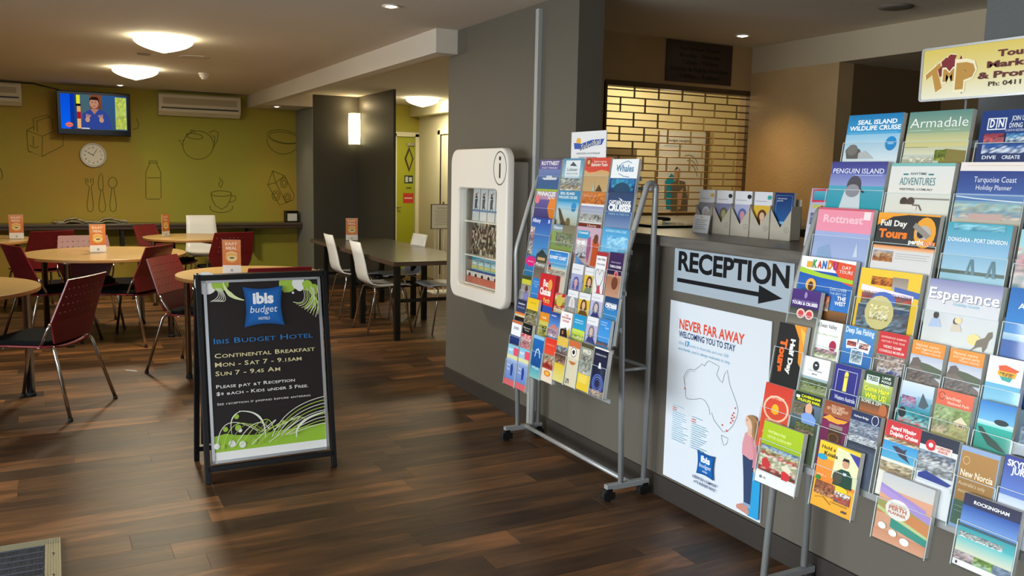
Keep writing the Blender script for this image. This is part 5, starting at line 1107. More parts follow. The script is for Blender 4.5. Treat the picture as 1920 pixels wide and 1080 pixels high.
'blackred': ('black-topped leaflet with a red patterned base, lower left of the far rack', [('g', 0, .42, '#16181a'), ('t', 'Museum', .45, .2, .05, '#c8c8c0', .7), ('t', 'Tours', .45, .3, .05, '#c8c8c0', .5), ('n', 0, .42, 1, 1, ['#c83a48', '#e8c8c8', '#8a2a34', '#e8a0a8'], 5, 8, 5)]),
'ltblue': ('pale blue and pink map leaflet, leftmost in the far rack bottom row', []),
'ltblueb': ('pale blue and pink map leaflet, second in the far rack bottom row', []),
'whale': ('blue leaflet with a leaping whale, far rack bottom row', [('g', 0, 1, '#1c68b4', '#12468c'), ('g', .72, 1, '#3aa0c0', '#8ac8c0'), ('g', 0, .08, '#8ac0e0'), ('l', [(.3, .5), (.4, .34), (.55, .30), (.7, .36), (.8, .5)], .008, '#bfe0f0'), ('t', 'Whale', .5, .78, .06, '#e0f4f8', .7, .02)]),
'redcar': ('red leaflet with a racing scene and a sun emblem, far rack bottom row', [('g', 0, .36, '#d83428', '#e04a30'), ('t', 'Rottnest Air', .5, .16, .04, '#f0a080', .7), ('g', .36, .7, '#a8744c', '#b83028'), ('n', .05, .38, .95, .66, ['#3a3a30', '#c8c0a0', '#c83028', '#8a2a20'], 5, 4, 4), ('g', .7, 1, '#f0dcc8'), ('e', .5, .8, .3, .07, '#e88a28'), ('e', .5, .8, .18, .04, '#f4c058')]),
'yellowb': ('yellow leaflet with a market crowd, far rack bottom row', [('g', 0, .2, '#dcb850'), ('n', 0, .2, 1, .6, ['#9ab8c8', '#4a3a30', '#8a5a40', '#2a2020', '#c8a080'], 5, 6, 4), ('g', .6, 1, '#e8c82a', '#e4d88a')]),
'cream': ('cream leaflet with a round black emblem, far rack bottom row', [('g', 0, 1, '#e0d4b8'), ('g', 0, .14, '#c86a3a'), ('e', .5, .24, .3, .12, '#f0ece4'), ('o', .5, .24, .27, .11, '#1c1a18'), ('e', .5, .24, .12, .05, '#2a2420'), ('p', [(.15, .45), (.85, .45), (.6, .52), (.4, .52)], '#c8783a'), ('n', .1, .84, .4, .96, ['#2a2a28', '#e0d4b8'], 4, 4, 4)]),
'greyyel': ('leaflet with grey animals over a yellow base, far rack bottom row', [('g', 0, .65, '#8a8c80', '#b0aea0'), ('g', 0, .08, '#4a4a30'), ('t', 'WILD', .5, .2, .08, '#e8e8d8', .7, .04), ('n', .1, .25, .95, .64, ['#4a4c44', '#a8a89c', '#6a6c60', '#d0d0c4'], 5, 6, 4), ('g', .65, 1, '#ecca3a'), ('r', .1, .66, .8, .84, '#f2d860')]),
'observ': ('black leaflet with a white dome and star trails, far rack bottom right', [('g', 0, 1, '#1a1c34', '#20264a'), ('g', 0, .03, '#e8e8ea'), ('t', 'OBSERVATORY', .5, .16, .035, '#c8c8d0', .8), ('p', [(.4, .42), (.45, .3), (.55, .3), (.62, .42)], '#f0f0f4'), ('o', .5, .74, .42, .2, '#5a70c8'), ('o', .5, .74, .32, .15, '#7a8cd8'), ('o', .5, .74, .22, .10, '#5a70c8'), ('n', 0, .88, 1, 1, ['#6a5a58', '#d8c0a8', '#2a2438'], 6, 2, 4)]),
# ---- near rack
'seal': ('blue seal island cruise brochure, top left pocket of the near rack', [('g', 0, .4, '#1478b0', '#3a9cd0'), ('g', .4, 1, '#8cc0dc', '#e0e8ea'), ('t', 'SEAL ISLAND', .55, .20, .058, '#f4f8fa', .72, .03), ('t', 'WILDLIFE CRUISE', .52, .32, .058, '#f4f8fa', .94, .03), ('r', .05, .37, .95, .378, '#8cc8e4'), ('e', .86, .60, .10, .075, '#1a86c4'), ('e', .86, .60, .06, .01, '#8cc8e8'), ('p', [(.04, .72), (.10, .64), (.22, .66), (.32, .72), (.36, .9), (.08, .9)], '#5f5c58'), ('e', .17, .72, .10, .06, '#7a7672'), ('p', [(.3, .78), (.42, .74), (.6, .9), (.3, .9)], '#b8bcbc')]),
'armadale': ('sage-green sunrise brochure titled Armadale, second in the near rack top row', [('g', 0, .4, '#5c8a84', '#8fa98c'), ('g', .4, .66, '#a8b48c', '#dcd08c'), ('g', .66, .8, '#c8c8a8', '#e0dcc0'), ('g', .8, 1, '#c9cfc4'), ('t', 'Armadale', .5, .30, .12, '#eef4ee', .92, -.004), ('r', .05, .35, .4, .358, '#c8d8c8'), ('r', .6, .35, .85, .358, '#c8d8c8'), ('r', 0, .66, .4, .67, '#8a8c6a'), ('p', [(.6, .80), (.68, .70), (.9, .73), (1, .74), (1, 1), (.6, .98)], '#8a7c3c'), ('n', .52, .72, .70, .92, ['#3a5018', '#7a8a20', '#2a3a10', '#a8a840'], 5, 5, 3), ('n', .0, .84, .5, 1, ['#b8b8a0', '#e0e0d0', '#8a8a6a', '#d8d8c8'], 8, 4, 4)]),
'diving': ('dark blue diving brochure with small sea photographs, right end of the near rack top row', [('g', 0, 1, '#16387c', '#122c64'), ('r', .12, .14, .44, .36, '#e8ecf4'), ('r', .14, .16, .27, .34, '#16387c'), ('r', .29, .16, .42, .34, '#16387c'), ('t', 'D', .205, .31, .09, '#f0f4fa', .08, .03), ('t', 'N', .355, .31, .09, '#f0f4fa', .09, .03), ('t', 'JOIN US FOR', .72, .20, .055, '#e8eefa', .40, .01), ('t', 'DIVING ON THE', .74, .33, .055, '#e8eefa', .48, .01), ('t', 'IS NOW IN WESTERN', .6, .40, .03, '#b8c8e8', .3), ('n', .1, .43, .45, .60, ['#a83a4c', '#3a1a2a', '#c85a60', '#2a5a6a'], 4, 3, 2), ('n', .48, .43, .98, .60, ['#1a5a9c', '#2a8ab8', '#d8e0e4', '#14446c'], 5, 3, 6), ('n', .1, .62, .98, .80, ['#1a4a90', '#1f5aa0', '#e0e8f0', '#143c78'], 7, 3, 5), ('t', 'DIVE', .25, .90, .04, '#e8eefa', .24, .02), ('t', 'CREATE', .62, .90, .04, '#e8eefa', .3, .02)]),
'penguin': ('purple and turquoise penguin brochure, left of the near rack second row', [('g', 0, .25, '#3c3f86', '#5458a0'), ('g', .25, .5, '#7078b8', '#8c98c8'), ('g', .5, 1, '#4aa0b8', '#1f9aa8'), ('t', 'PENGUIN ISLAND', .5, .24, .065, '#eaf0fa', .92, .005), ('r', .45, .275, .95, .285, '#b8c8e8'), ('e', .47, .50, .13, .11, '#4e4a52'), ('p', [(.56, .5), (.68, .63), (.64, .64), (.56, .56)], '#33303a'), ('p', [(.32, .58), (.60, .58), (.64, 1), (.25, 1)], '#cdd4d8'), ('e', .46, .60, .13, .07, '#8f8e96')]),
'adventures': ('white adventures brochure with a couple on a jetty, second in the near rack second row', [('g', 0, 1, '#dcdedb', '#e2ddd0'), ('g', 0, .06, '#7ab8b4'), ('r', .22, .20, .30, .23, '#2f7f84'), ('r', .62, .20, .70, .23, '#2f7f84'), ('t', 'ANYTIME', .46, .225, .03, '#4a6a70', .26, .01), ('t', 'ADVENTURES', .46, .42, .095, '#3f7f86', .56, -.004), ('t', 'VISITPEEL.COM.AU', .45, .52, .026, '#5a6468', .52, .01), ('r', .45, .66, 1, .69, '#8f8c84'), ('e', .30, .74, .06, .045, '#4a3c34'), ('e', .41, .735, .06, .045, '#54443a'), ('p', [(.22, .9), (.25, .79), (.48, .79), (.52, .82), (.52, .9)], '#ded8cc'), ('l', [(.45, .80), (.55, .80), (.6, .9)], .004, '#6a5a4c')]),
'turquoise': ('dark blue coast brochure titled in white script, right of near rack second row', [('g', 0, .14, '#e8e0dc'), ('g', .14, .5, '#2c3f84', '#3c5a9c'), ('g', .5, .62, '#6c8cc0', '#4a78b0'), ('g', .62, 1, '#7fa8c0', '#c8b8a0'), ('r', .1, .05, .9, .06, '#d8c8a8'), ('t', 'Turquoise Coast', .55, .32, .065, '#f0f4fa', .62, -.004), ('t', 'Holiday Planner', .55, .44, .055, '#f0f4fa', .52, -.004), ('l', [(0, .55), (.3, .58), (.6, .6), (1, .62)], .003, '#dfe8f0'), ('n', 0, .66, 1, .9, ['#8ab8c4', '#b8c0a8', '#6a98b8', '#d0bca8'], 6, 4, 3), ('r', .25, .82, .75, .92, '#c8a8a0')]),
'pinkisland': ('pink and pale blue island brochure, left of the near rack third row', [('g', 0, .1, '#c85a6c'), ('g', .04, .46, '#e88fa4', '#e690a8'), ('g', .46, 1, '#9aa8d4', '#a8b8dc'), ('t', 'Rottnest', .48, .28, .10, '#f2c0cc', .72, .03), ('r', .84, .05, .96, .2, '#f0dce0'), ('p', [(.1, .8), (.3, .7), (.4, 1), (.1, 1)], '#8fa8cc'), ('p', [(.76, .9), (.8, .62), (.84, .9)], '#cfd8e8')]),
'fullday': ('charcoal and orange full day tours brochure, second in the near rack third row', [('g', 0, .56, '#2b2b2c', '#353536'), ('p', [(0, 0), (.6, 0), (.25, .06), (0, .22)], '#e89a28'), ('p', [(0, 0), (1, 0), (1, .03), (.5, .02), (0, .1)], '#f0a030'), ('t', 'Full Day', .28, .22, .07, '#f0ece4', .44, .03), ('t', 'Tours', .29, .42, .10, '#ee7a22', .48, .05), ('e', .80, .30, .17, .15, '#e8a030'), ('e', .78, .30, .12, .07, '#b8b0a4'), ('e', .74, .32, .06, .045, '#2a2422'), ('p', [(.64, .14), (.9, .34), (.84, .4), (.6, .22)], '#8f8a82'), ('t', 'perthtours', .78, .50, .055, '#f0ece4', .42, .04), ('t', 'tours', .90, .50, .055, '#ee7a22', .19, .04), ('g', .56, .63, '#e8873a', '#e8c8a8'), ('g', .63, 1, '#d9d6d4'), ('n', .02, .65, .36, .84, ['#7a98c8', '#c8a878', '#8a4a2a', '#b87a40'], 5, 4, 3), ('r', .4, .68, .95, .69, '#b0acaa'), ('r', .4, .72, .9, .73, '#b0acaa'), ('r', .4, .76, .93, .77, '#b0acaa')]),
'dongara': ('pale turquoise coast brochure with pylons, third in the near rack third row', [('g', 0, .3, '#3aa0b4', '#68a8c4'), ('g', .3, .8, '#78acd0', '#a8cce0'), ('g', .8, .86, '#5c6a60'), ('g', .86, 1, '#9cc4d4'), ('t', 'DONGARA - PORT DENISON', .5, .32, .045, '#eaf4f8', .92, .02), ('n', .1, .02, .9, .13, ['#58a8c0', '#88c4d0', '#4a90b0'], 5, 3, 3), ('p', [(.40, .85), (.45, .6), (.50, .6), (.55, .85), (.50, .85), (.47, .66), (.44, .85)], '#6a8a94'), ('p', [(.72, .88), (.78, .6), (.83, .6), (.88, .88), (.82, .88), (.80, .66), (.77, .88)], '#6a8a94')]),
'teal': ('pale teal and pink brochure cut by the right picture edge, near rack third row', [('g', 0, .4, '#8fc8d0', '#a8d4d4'), ('n', 0, .3, 1, 1, ['#c8d8d0', '#c8888c', '#7a9aa0', '#e0c8c0', '#5a7a80'], 6, 7, 6)]),
'kandu': ('day tour brochure with coloured letters over blue sky, left of the near rack', [('g', 0, .25, '#eef0ec'), ('g', .22, 1, '#1a50a8', '#3a88d4'), ('p', [(.5, .02), (1, .06), (1, .40), (.82, .36)], '#e05030'), ('p', [(0, .18), (.4, .25), (1, .30), (1, .36), (.4, .32), (0, .27)], '#a8cc38'), ('t', 'K', .27, .17, .10, '#3a9a4a', .08, .05), ('t', 'A', .36, .17, .09, '#d8402a', .08, .05), ('t', 'N', .45, .17, .10, '#2a6ac0', .08, .05), ('t', 'D', .55, .17, .10, '#e08a20', .08, .05), ('t', 'U', .65, .17, .10, '#9a3a8a', .08, .05), ('r', .12, .08, .22, .18, '#e8a838'), ('t', 'DAY', .86, .14, .04, '#f8e0d4', .16, .02), ('t', 'TOURS', .86, .21, .04, '#f8e0d4', .24, .02), ('e', .26, .46, .10, .07, '#e8b058'), ('e', .26, .48, .05, .05, '#5a3418'), ('t', 'DISCOVER', .78, .50, .04, '#bfd8f4', .3), ('t', 'THE BEST OF', .78, .56, .03, '#bfd8f4', .3), ('t', 'THE', .86, .64, .05, '#f0f4fa', .16, .03), ('t', 'WEST', .85, .72, .05, '#f0f4fa', .2, .03), ('g', .82, 1, '#8a5c2c', '#4a2c14'), ('n', .4, .6, .66, .84, ['#b83a30', '#e0a078', '#8a5a40', '#e8d8c8'], 4, 4, 8)]),
'guide': ('yellow state guide brochure with a popcorn bowl, second in the near rack fourth row', [('g', 0, 1, '#ecc638', '#e6b92c'), ('n', .2, .12, .55, .26, ['#8a3a18', '#e08a2a', '#3a1810', '#d86a20'], 5, 3, 4), ('r', .55, .1, .8, .3, '#8f8278', '#b0a498'), ('p', [(.6, .25), (1, .3), (1, .4), (.6, .36)], '#4a68b0'), ('p', [(.05, .27), (.92, .36), (.92, .46), (.05, .37)], '#ece4ec'), ('t', 'YOUR GUIDE TO WESTERN AUSTRALIA', .5, .41, .032, '#8a6a94', .8, .02), ('n', .08, .40, .9, .60, ['#4a5a68', '#8a3a34', '#b8442e', '#5a6a50', '#3a4a58', '#a8b4b8'], 7, 4, 5), ('n', .05, .60, .9, .98, ['#3a4a68', '#5a6a7a', '#4a3a3a', '#7a94a8', '#2a3038'], 7, 6, 7), ('e', .46, .50, .20, .09, '#4a68b8'), ('e', .42, .70, .24, .17, '#cfc384'), ('n', .26, .58, .58, .82, ['#e4dca4', '#b8a860', '#f0ecc8', '#8a7c40'], 7, 6, 9)]),
'esperance': ('pale grey-lilac brochure titled Esperance with a kangaroo, third in the near rack fourth row', [('g', 0, .3, '#8488b4', '#c0c2d4'), ('g', .3, 1, '#d4d6dc', '#dcdbd6'), ('t', 'Esperance', .51, .305, .125, '#7a7c88', .97, .02), ('t', 'Esperance', .50, .295, .125, '#f4f4f6', .97, .02), ('t', 'Holiday Guide', .56, .37, .035, '#8fc0d4', .36), ('e', .17, .55, .04, .035, '#4a4440'), ('p', [(.08, .74), (.12, .60), (.22, .60), (.27, .72)], '#b8c8e4'), ('e', .46, .60, .04, .035, '#3a2c28'), ('p', [(.4, .76), (.42, .64), (.52, .64), (.56, .74)], '#d8c8b4'), ('e', .49, .58, .05, .03, '#ecd8a0'), ('e', .74, .82, .09, .05, '#e8d890'), ('p', [(.70, 1), (.76, .92), (.78, .82), (.88, .76), (.91, .68), (.96, .66), (.97, .74), (.93, .80), (.92, .90), (.88, .98), (.86, .90), (.80, .92)], '#7c7060')]),
'austral': ('blue sea brochure cut by the right picture edge, near rack fourth row', [('g', 0, .4, '#1a64b0', '#2f86cc'), ('g', .4, .46, '#bcd4e4', '#7fb0d4'), ('g', .46, 1, '#1450a0', '#0e62b8'), ('t', "AUSTRALIA'S", .55, .18, .05, '#f0f6fa', .8, .01), ('e', .75, .44, .12, .02, '#b08070')]),
'purpletours': ('purple touring leaflet with two red rosettes, upper left of the near rack', [('g', 0, .5, '#4a2c78', '#3c2468'), ('g', .5, 1, '#2c3430', '#8a8478'), ('t', 'SWAN VALLEY WINE', .5, .34, .035, '#a890cc', .84), ('t', 'TOURS & CRUISES', .5, .42, .055, '#f6f0fa', .9, .04), ('e', .5, .14, .05, .05, '#9a88b8'), ('e', .42, .66, .15, .075, '#f0c8c0'), ('e', .42, .66, .10, .05, '#d04448'), ('e', .72, .66, .15, .075, '#f0c8c0'), ('e', .72, .66, .10, .05, '#d04448')]),
'swan': ('white valley leaflet with a crimson seal, near rack fifth row', [('g', 0, 1, '#f0f0ec'), ('t', 'Swan Valley', .5, .18, .075, '#3a3a3a', .62, .01), ('e', .1, .13, .05, .05, '#1a1a1a'), ('t', 'the valley of taste', .5, .38, .035, '#a8c48a', .8), ('e', .76, .62, .13, .08, '#a8284a'), ('n', .05, .74, .95, .98, ['#e0b0b8', '#6a4a6a', '#b0c084', '#e8e0d4'], 6, 4, 3)]),
'deepsea': ('blue fishing leaflet with white-framed photographs, near rack fifth row', [('g', 0, 1, '#4a8cc8', '#2a68ac'), ('t', 'Deep Sea Fishing', .5, .17, .10, '#e4f0f8', .92, .02), ('p', [(.1, .36), (.46, .30), (.5, .52), (.14, .58)], '#e8ecf0'), ('p', [(.52, .3), (.92, .40), (.88, .62), (.48, .54)], '#e8ecf0'), ('n', .15, .38, .45, .5, ['#b83a3a', '#3a3030', '#c8685a'], 4, 3, 3), ('n', .55, .38, .85, .53, ['#8a2a2a', '#e0c8b8', '#3a3a4a', '#a83a3a'], 4, 3, 5), ('r', .32, .56, .72, .92, '#e8ecf0'), ('n', .35, .59, .69, .89, ['#8ab0d0', '#3a4a54', '#c8d8e0'], 4, 4, 3)]),
'redgame': ('red leaflet about a gaming museum over a crowd photo, near rack fifth row', [('g', 0, .55, '#c42a2e', '#cc3438'), ('t', 'EXPERIENCE GAMING', .5, .15, .033, '#f4c8c0', .84, .01), ('t', 'HISTORY THIS YEAR', .5, .25, .033, '#f4c8c0', .8, .01), ('t', 'VIDEO GAME', .5, .38, .042, '#f4dcd4', .62, .02), ('t', 'CONSOLE MUSEUM', .5, .49, .042, '#f4dcd4', .84, .02), ('g', .55, 1, '#8a8078', '#4a4440'), ('n', .1, .58, .95, 1, ['#3a3444', '#c8b0a0', '#6a4a44', '#e0d8d0', '#3a4a8a'], 7, 6, 3)]),
'parks': ('orange-topped parks leaflet with granite boulders, left one of the matching pair', []),
'parksb': ('orange-topped parks leaflet with granite boulders, right one of the matching pair', []),
'hat': ('white leaflet with a bright watercolour emblem, right end of the near rack fifth row', [('g', 0, .6, '#e4e6e6'), ('g', .6, 1, '#5fb0d4', '#8cc8e0'), ('p', [(.3, .2), (.5, .16), (.9, .24), (.8, .30), (.34, .30)], '#e05a34'), ('p', [(.3, .30), (.84, .30), (.8, .42), (.32, .40)], '#e8b030'), ('p', [(.38, .42), (.74, .42), (.68, .52), (.46, .50)], '#3aa49c'), ('n', .36, .33, .76, .42, ['#1a1a20', '#e8b030'], 6, 1, 3)]),
'halfday': ('black and orange half day tours leaflet hung sideways, left of the near rack sixth row', []),
'whitetree': ('white leaflet with a small shield over a tree photo, near rack sixth row', [('g', 0, .55, '#eef0f2'), ('e', .5, .22, .12, .07, '#2c3434'), ('r', .46, .18, .54, .22, '#e8ecec'), ('t', 'City of Gosnells', .5, .38, .03, '#6a7478', .5), ('t', 'MAP', .5, .48, .03, '#6a7478', .2), ('g', .55, 1, '#9ab0bc', '#8aa040'), ('n', 0, .62, 1, .95, ['#5a6a48', '#3a4a30', '#8a9a58', '#9a948a'], 7, 5, 3)]),
'info': ('indigo leaflet with a large yellow letter i, near rack sixth row', [('g', 0, 1, '#2a2a80', '#26247a'), ('l', [(.12, .14), (.88, .14), (.88, .72), (.12, .72), (.12, .14)], .002, '#c8ccdc'), ('t', 'i', .48, .63, .25, '#e6da5a', .16, .08), ('t', 'Western Australia', .55, .92, .06, '#d8dcec', .8, .02)]),
'hang': ('green leaflet with yellow lettering about hanging out, near rack sixth row', [('g', 0, .25, '#1e3c28'), ('g', .25, .7, '#b8c468', '#6a9438'), ('g', .7, 1, '#4a4434', '#b86a3c'), ('r', .08, .1, .52, .3, '#d8e4dc'), ('t', 'TREES', .3, .22, .07, '#1e3c28', .36, .03), ('t', 'LANE', .76, .12, .04, '#f0f4ec', .28, .02), ('t', 'POOLE', .77, .21, .04, '#f0f4ec', .32, .02), ('t', 'PASS', .76, .30, .04, '#f0f4ec', .28, .02), ('t', 'Come Hang', .5, .47, .08, '#f0f03a', .86, .03), ('t', 'With US!', .5, .64, .09, '#f0f03a', .74, .03), ('t', 'ROPES & ZIPS', .4, .76, .05, '#e8e8dc', .7, .02), ('e', .82, .86, .14, .09, '#b8683c')]),
'boat': ('leaflet with a yacht and sea photographs, near rack sixth row', [('g', 0, .4, '#cfdce4', '#a8c4d8'), ('n', .05, .34, .5, .62, ['#3a5a90', '#b86a7a', '#8a9cb8', '#4a6a9c'], 4, 4, 3), ('r', .52, .3, .98, .62, '#8fb8cc', '#3a8aa4'), ('p', [(.6, .54), (.68, .2), (.92, .46), (.8, .56)], '#4a5a64'), ('g', .62, 1, '#2a8a94'), ('n', .05, .65, .98, .98, ['#1c6c7c', '#2a9aa4', '#1c3038', '#7ac8cc', '#c85a4a'], 6, 5, 4), ('e', .15, .75, .12, .07, '#1c2428')]),
'koalahouse': ('coral-topped leaflet with green park photographs, near rack sixth row', [('g', 0, .34, '#e06a4c', '#dc6448'), ('t', 'Yanchep', .42, .19, .05, '#f4c8b4', .5, .02), ('t', 'National Park', .62, .29, .045, '#f4c8b4', .6, .02), ('o', .14, .14, .09, .05, '#7c3a2c'), ('g', .34, 1, '#8fa070', '#a8a060'), ('n', .02, .38, .48, .95, ['#7a9464', '#a8b884', '#5a7048', '#c0a88c'], 4, 6, 3), ('n', .52, .38, .98, .95, ['#8aa060', '#6a8048', '#a8a870', '#98905c'], 4, 6, 5), ('p', [(.56, .64), (.76, .5), (.96, .64)], '#d8d0b0'), ('r', .6, .64, .92, .76, '#c0a478'), ('n', .6, .66, .92, .74, ['#5a4028', '#d8c8a0'], 7, 1, 5)]),
'turtle': ('turquoise leaflet with a sea lion under water, near rack sixth row', [('g', 0, .4, '#2a78c4', '#6ab4e0'), ('g', .4, .5, '#cfe0e4', '#7ad0cc'), ('g', .5, 1, '#20a898', '#128474'), ('e', .66, .38, .2, .035, '#1c2c34'), ('p', [(.05, .55), (.16, .54), (.35, .68), (.62, .78), (.95, .96), (.7, .94), (.4, .88), (.2, .72), (.1, .64)], '#24423c')]),
'darkship': ('dark slate leaflet cut by the right picture edge, near rack sixth row', [('g', 0, 1, '#4a6474', '#20304c'), ('n', .1, .3, .9, .8, ['#2a3c54', '#8aa0ac', '#4a6478'], 4, 5, 3)]),
'redsun': ('red leaflet with a yellow sun dome, left of the near rack seventh row', [('g', 0, 1, '#c8382a', '#dc5a38'), ('o', .5, .36, .46, .20, '#f0c0a0'), ('e', .48, .37, .13, .08, '#f2b028'), ('r', .35, .37, .61, .43, '#f2b028'), ('t', 'ROTTNEST', .5, .22, .04, '#f4d0b4', .5, .02), ('t', 'COMPLETE TOURING', .5, .58, .035, '#f4d0b4', .6, .02), ('t', 'info & bookings', .5, .76, .035, '#f4c0a0', .7), ('t', 'open daily', .5, .86, .035, '#f4c0a0', .5)]),
'wildlife': ('dark green wildlife park leaflet with a girl in blue, near rack seventh row', [('g', 0, .2, '#16281a'), ('r', .04, .09, .18, .16, '#e8e8e4'), ('t', 'CAVERSHAM', .58, .12, .045, '#eef02a', .70, .03), ('t', 'WILDLIFE PARK', .52, .22, .045, '#eef02a', .86, .03), ('g', .26, 1, '#5a7088', '#3a4a30'), ('n', 0, .28, .5, .6, ['#7a5a44', '#4a5a40', '#8a7a6a'], 4, 5, 3), ('p', [(.4, .36), (.6, .28), (.76, .34), (.82, .56), (.42, .56)], '#2a1c18'), ('e', .58, .38, .13, .09, '#d8a488'), ('p', [(.34, .56), (.5, .48), (.72, .48), (.9, .6), (.88, .78), (.4, .78)], '#7a9cd8'), ('n', .2, .76, .9, 1, ['#3a3028', '#6a7a40', '#4a3c30', '#8a7a60'], 6, 4, 3)]),
'maroon': ('copper and maroon leaflet with a flame shape, near rack seventh row', [('g', 0, .36, '#8a4424', '#a05a34'), ('t', "YOU CAN'T", .5, .14, .045, '#e8c8a8', .5, .02), ('t', 'GET AWAY WITHOUT', .5, .21, .045, '#e8c8a8', .8, .02), ('t', 'THE MINT', .5, .28, .045, '#e8c8a8', .4, .02), ('p', [(.0, .46), (.25, .34), (.5, .40), (.95, .38), (.8, .48), (.4, .5)], '#e8a030'), ('g', .5, 1, '#7a1c50', '#6a184a'), ('p', [(.2, .5), (.3, .42), (.9, .44), (.6, .52)], '#e8a030'), ('r', .3, .56, .8, .78, '#8a7a78'), ('r', .3, .66, .8, .98, '#4a2c18'), ('o', .52, .9, .2, .07, '#8a5a30')]),
'climb': ('navy and grey leaflet of people on a bridge, near rack seventh row', [('g', 0, .24, '#1c2850', '#222e58'), ('t', 'Harbour Bridge', .35, .15, .035, '#e0e4ec', .5, .02), ('o', .82, .12, .12, .07, '#e0e4ec'), ('n', 0, .24, 1, .62, ['#8a9cb0', '#4a5468', '#b0b8c4', '#3a4458', '#7a8494'], 8, 8, 3), ('n', 0, .62, 1, .8, ['#d0d4d8', '#2a3244', '#c0c4c8'], 8, 3, 4), ('g', .8, 1, '#242c3c', '#4a5468')]),
'dolphin': ('red-topped dolphin cruise leaflet, near rack seventh row', [('g', 0, .30, '#c42c34', '#cc343a'), ('t', 'Award Winning', .5, .16, .065, '#f6e4e0', .72, .04), ('t', 'Dolphin Cruises', .54, .27, .065, '#f6e4e0', .8, .04), ('n', 0, .30, 1, .40, ['#a8643c', '#5a4028', '#e0d0b0'], 6, 2, 3), ('g', .40, .74, '#3a90c8', '#5ab0d4'), ('p', [(.26, .48), (.40, .46), (.60, .50), (.70, .46), (.66, .54), (.76, .66), (.84, .72), (.70, .68), (.52, .64), (.40, .56)], '#3c3c50'), ('g', .74, .80, '#e8e4d8'), ('n', .0, .80, 1, 1, ['#8a7a64', '#d8c8a8', '#4a4438', '#a8906c'], 6, 4, 4)]),
'clipper': ('dark slate leaflet with a red and white emblem, near rack seventh row', [('g', 0, .24, '#1c2438'), ('e', .30, .22, .14, .07, '#c82a34'), ('e', .30, .22, .06, .03, '#f0e0dc'), ('r', .42, .19, .86, .33, '#e8d4cc'), ('t', 'LOBSTER', .64, .25, .035, '#b84a40', .36, .03), ('t', 'SHACK', .64, .31, .035, '#b84a40', .26, .03), ('n', .02, .34, .98, .76, ['#8aa0b4', '#3a3a40', '#c8ccd0', '#5a5450', '#a8b0b8'], 7, 7, 3), ('p', [(.1, .80), (.3, .72), (.98, .84), (.9, .9), (.1, .88)], '#2a3c8c'), ('g', .92, 1, '#d8dce0')]),
'norcia': ('brown and green town leaflet, right side of the near rack seventh row', [('g', 0, 1, '#8aa4c8', '#7a98c0'), ('r', .03, .06, .97, .66, '#a87c40', '#9a7038'), ('r', .03, .66, .97, .96, '#3c5a48'), ('o', .18, .17, .09, .05, '#d8c098'), ('t', 'New Norcia', .5, .36, .08, '#eee0c4', .84, .02), ('t', "Australia's only", .42, .47, .045, '#dcc8a0', .7), ('t', 'monastic town', .42, .56, .045, '#dcc8a0', .64), ('r', .08, .73, .9, .735, '#8aa890'), ('r', .08, .79, .8, .795, '#8aa890')]),
'skydive': ('violet-blue skydiving leaflet cut by the right picture edge, near rack seventh row', [('g', 0, .8, '#26348c', '#5a7cc8'), ('t', 'SKYDIVE', .5, .2, .09, '#f0f4fa', .84, .03), ('t', 'JURIEN', .55, .34, .09, '#f0f4fa', .66, .03), ('e', .85, .5, .06, .04, '#1a1c3c'), ('g', .8, 1, '#b8c8e0', '#d8dce8')]),
'greenpark': ('lime-green topped park map brochure, left of the near rack bottom row', [('g', 0, .37, '#a4be1e', '#9cb81c'), ('t', 'WHITEMAN PARK', .36, .17, .045, '#dce88a', .46, .02), ('t', 'VISITOR GUIDE & MAP', .44, .25, .045, '#dce88a', .62, .02), ('g', .37, .80, '#8a8470', '#a8a48c'), ('n', .03, .38, .97, .56, ['#3a5a8a', '#8ab0c8', '#d8c8a0', '#4a6a3a', '#c83a3a', '#e8e8e0'], 9, 5, 3), ('n', .03, .55, .97, .80, ['#d8d0bc', '#7a8a50', '#e0dccc', '#b83a34', '#4a3a34'], 9, 5, 6), ('p', [(.1, .62), (.2, .56), (.34, .66), (.26, .74), (.12, .72)], '#c8383c'), ('p', [(.62, .70), (.74, .66), (.84, .74), (.78, .82), (.64, .82)], '#d03438'), ('p', [(.60, .62), (.74, .56), (.86, .64), (.80, .70), (.62, .66)], '#e4dcc4'), ('g', .82, 1, '#e8e8e6'), ('e', .14, .90, .04, .025, '#7a7c80'), ('e', .24, .90, .04, .02, '#a8aab0')]),
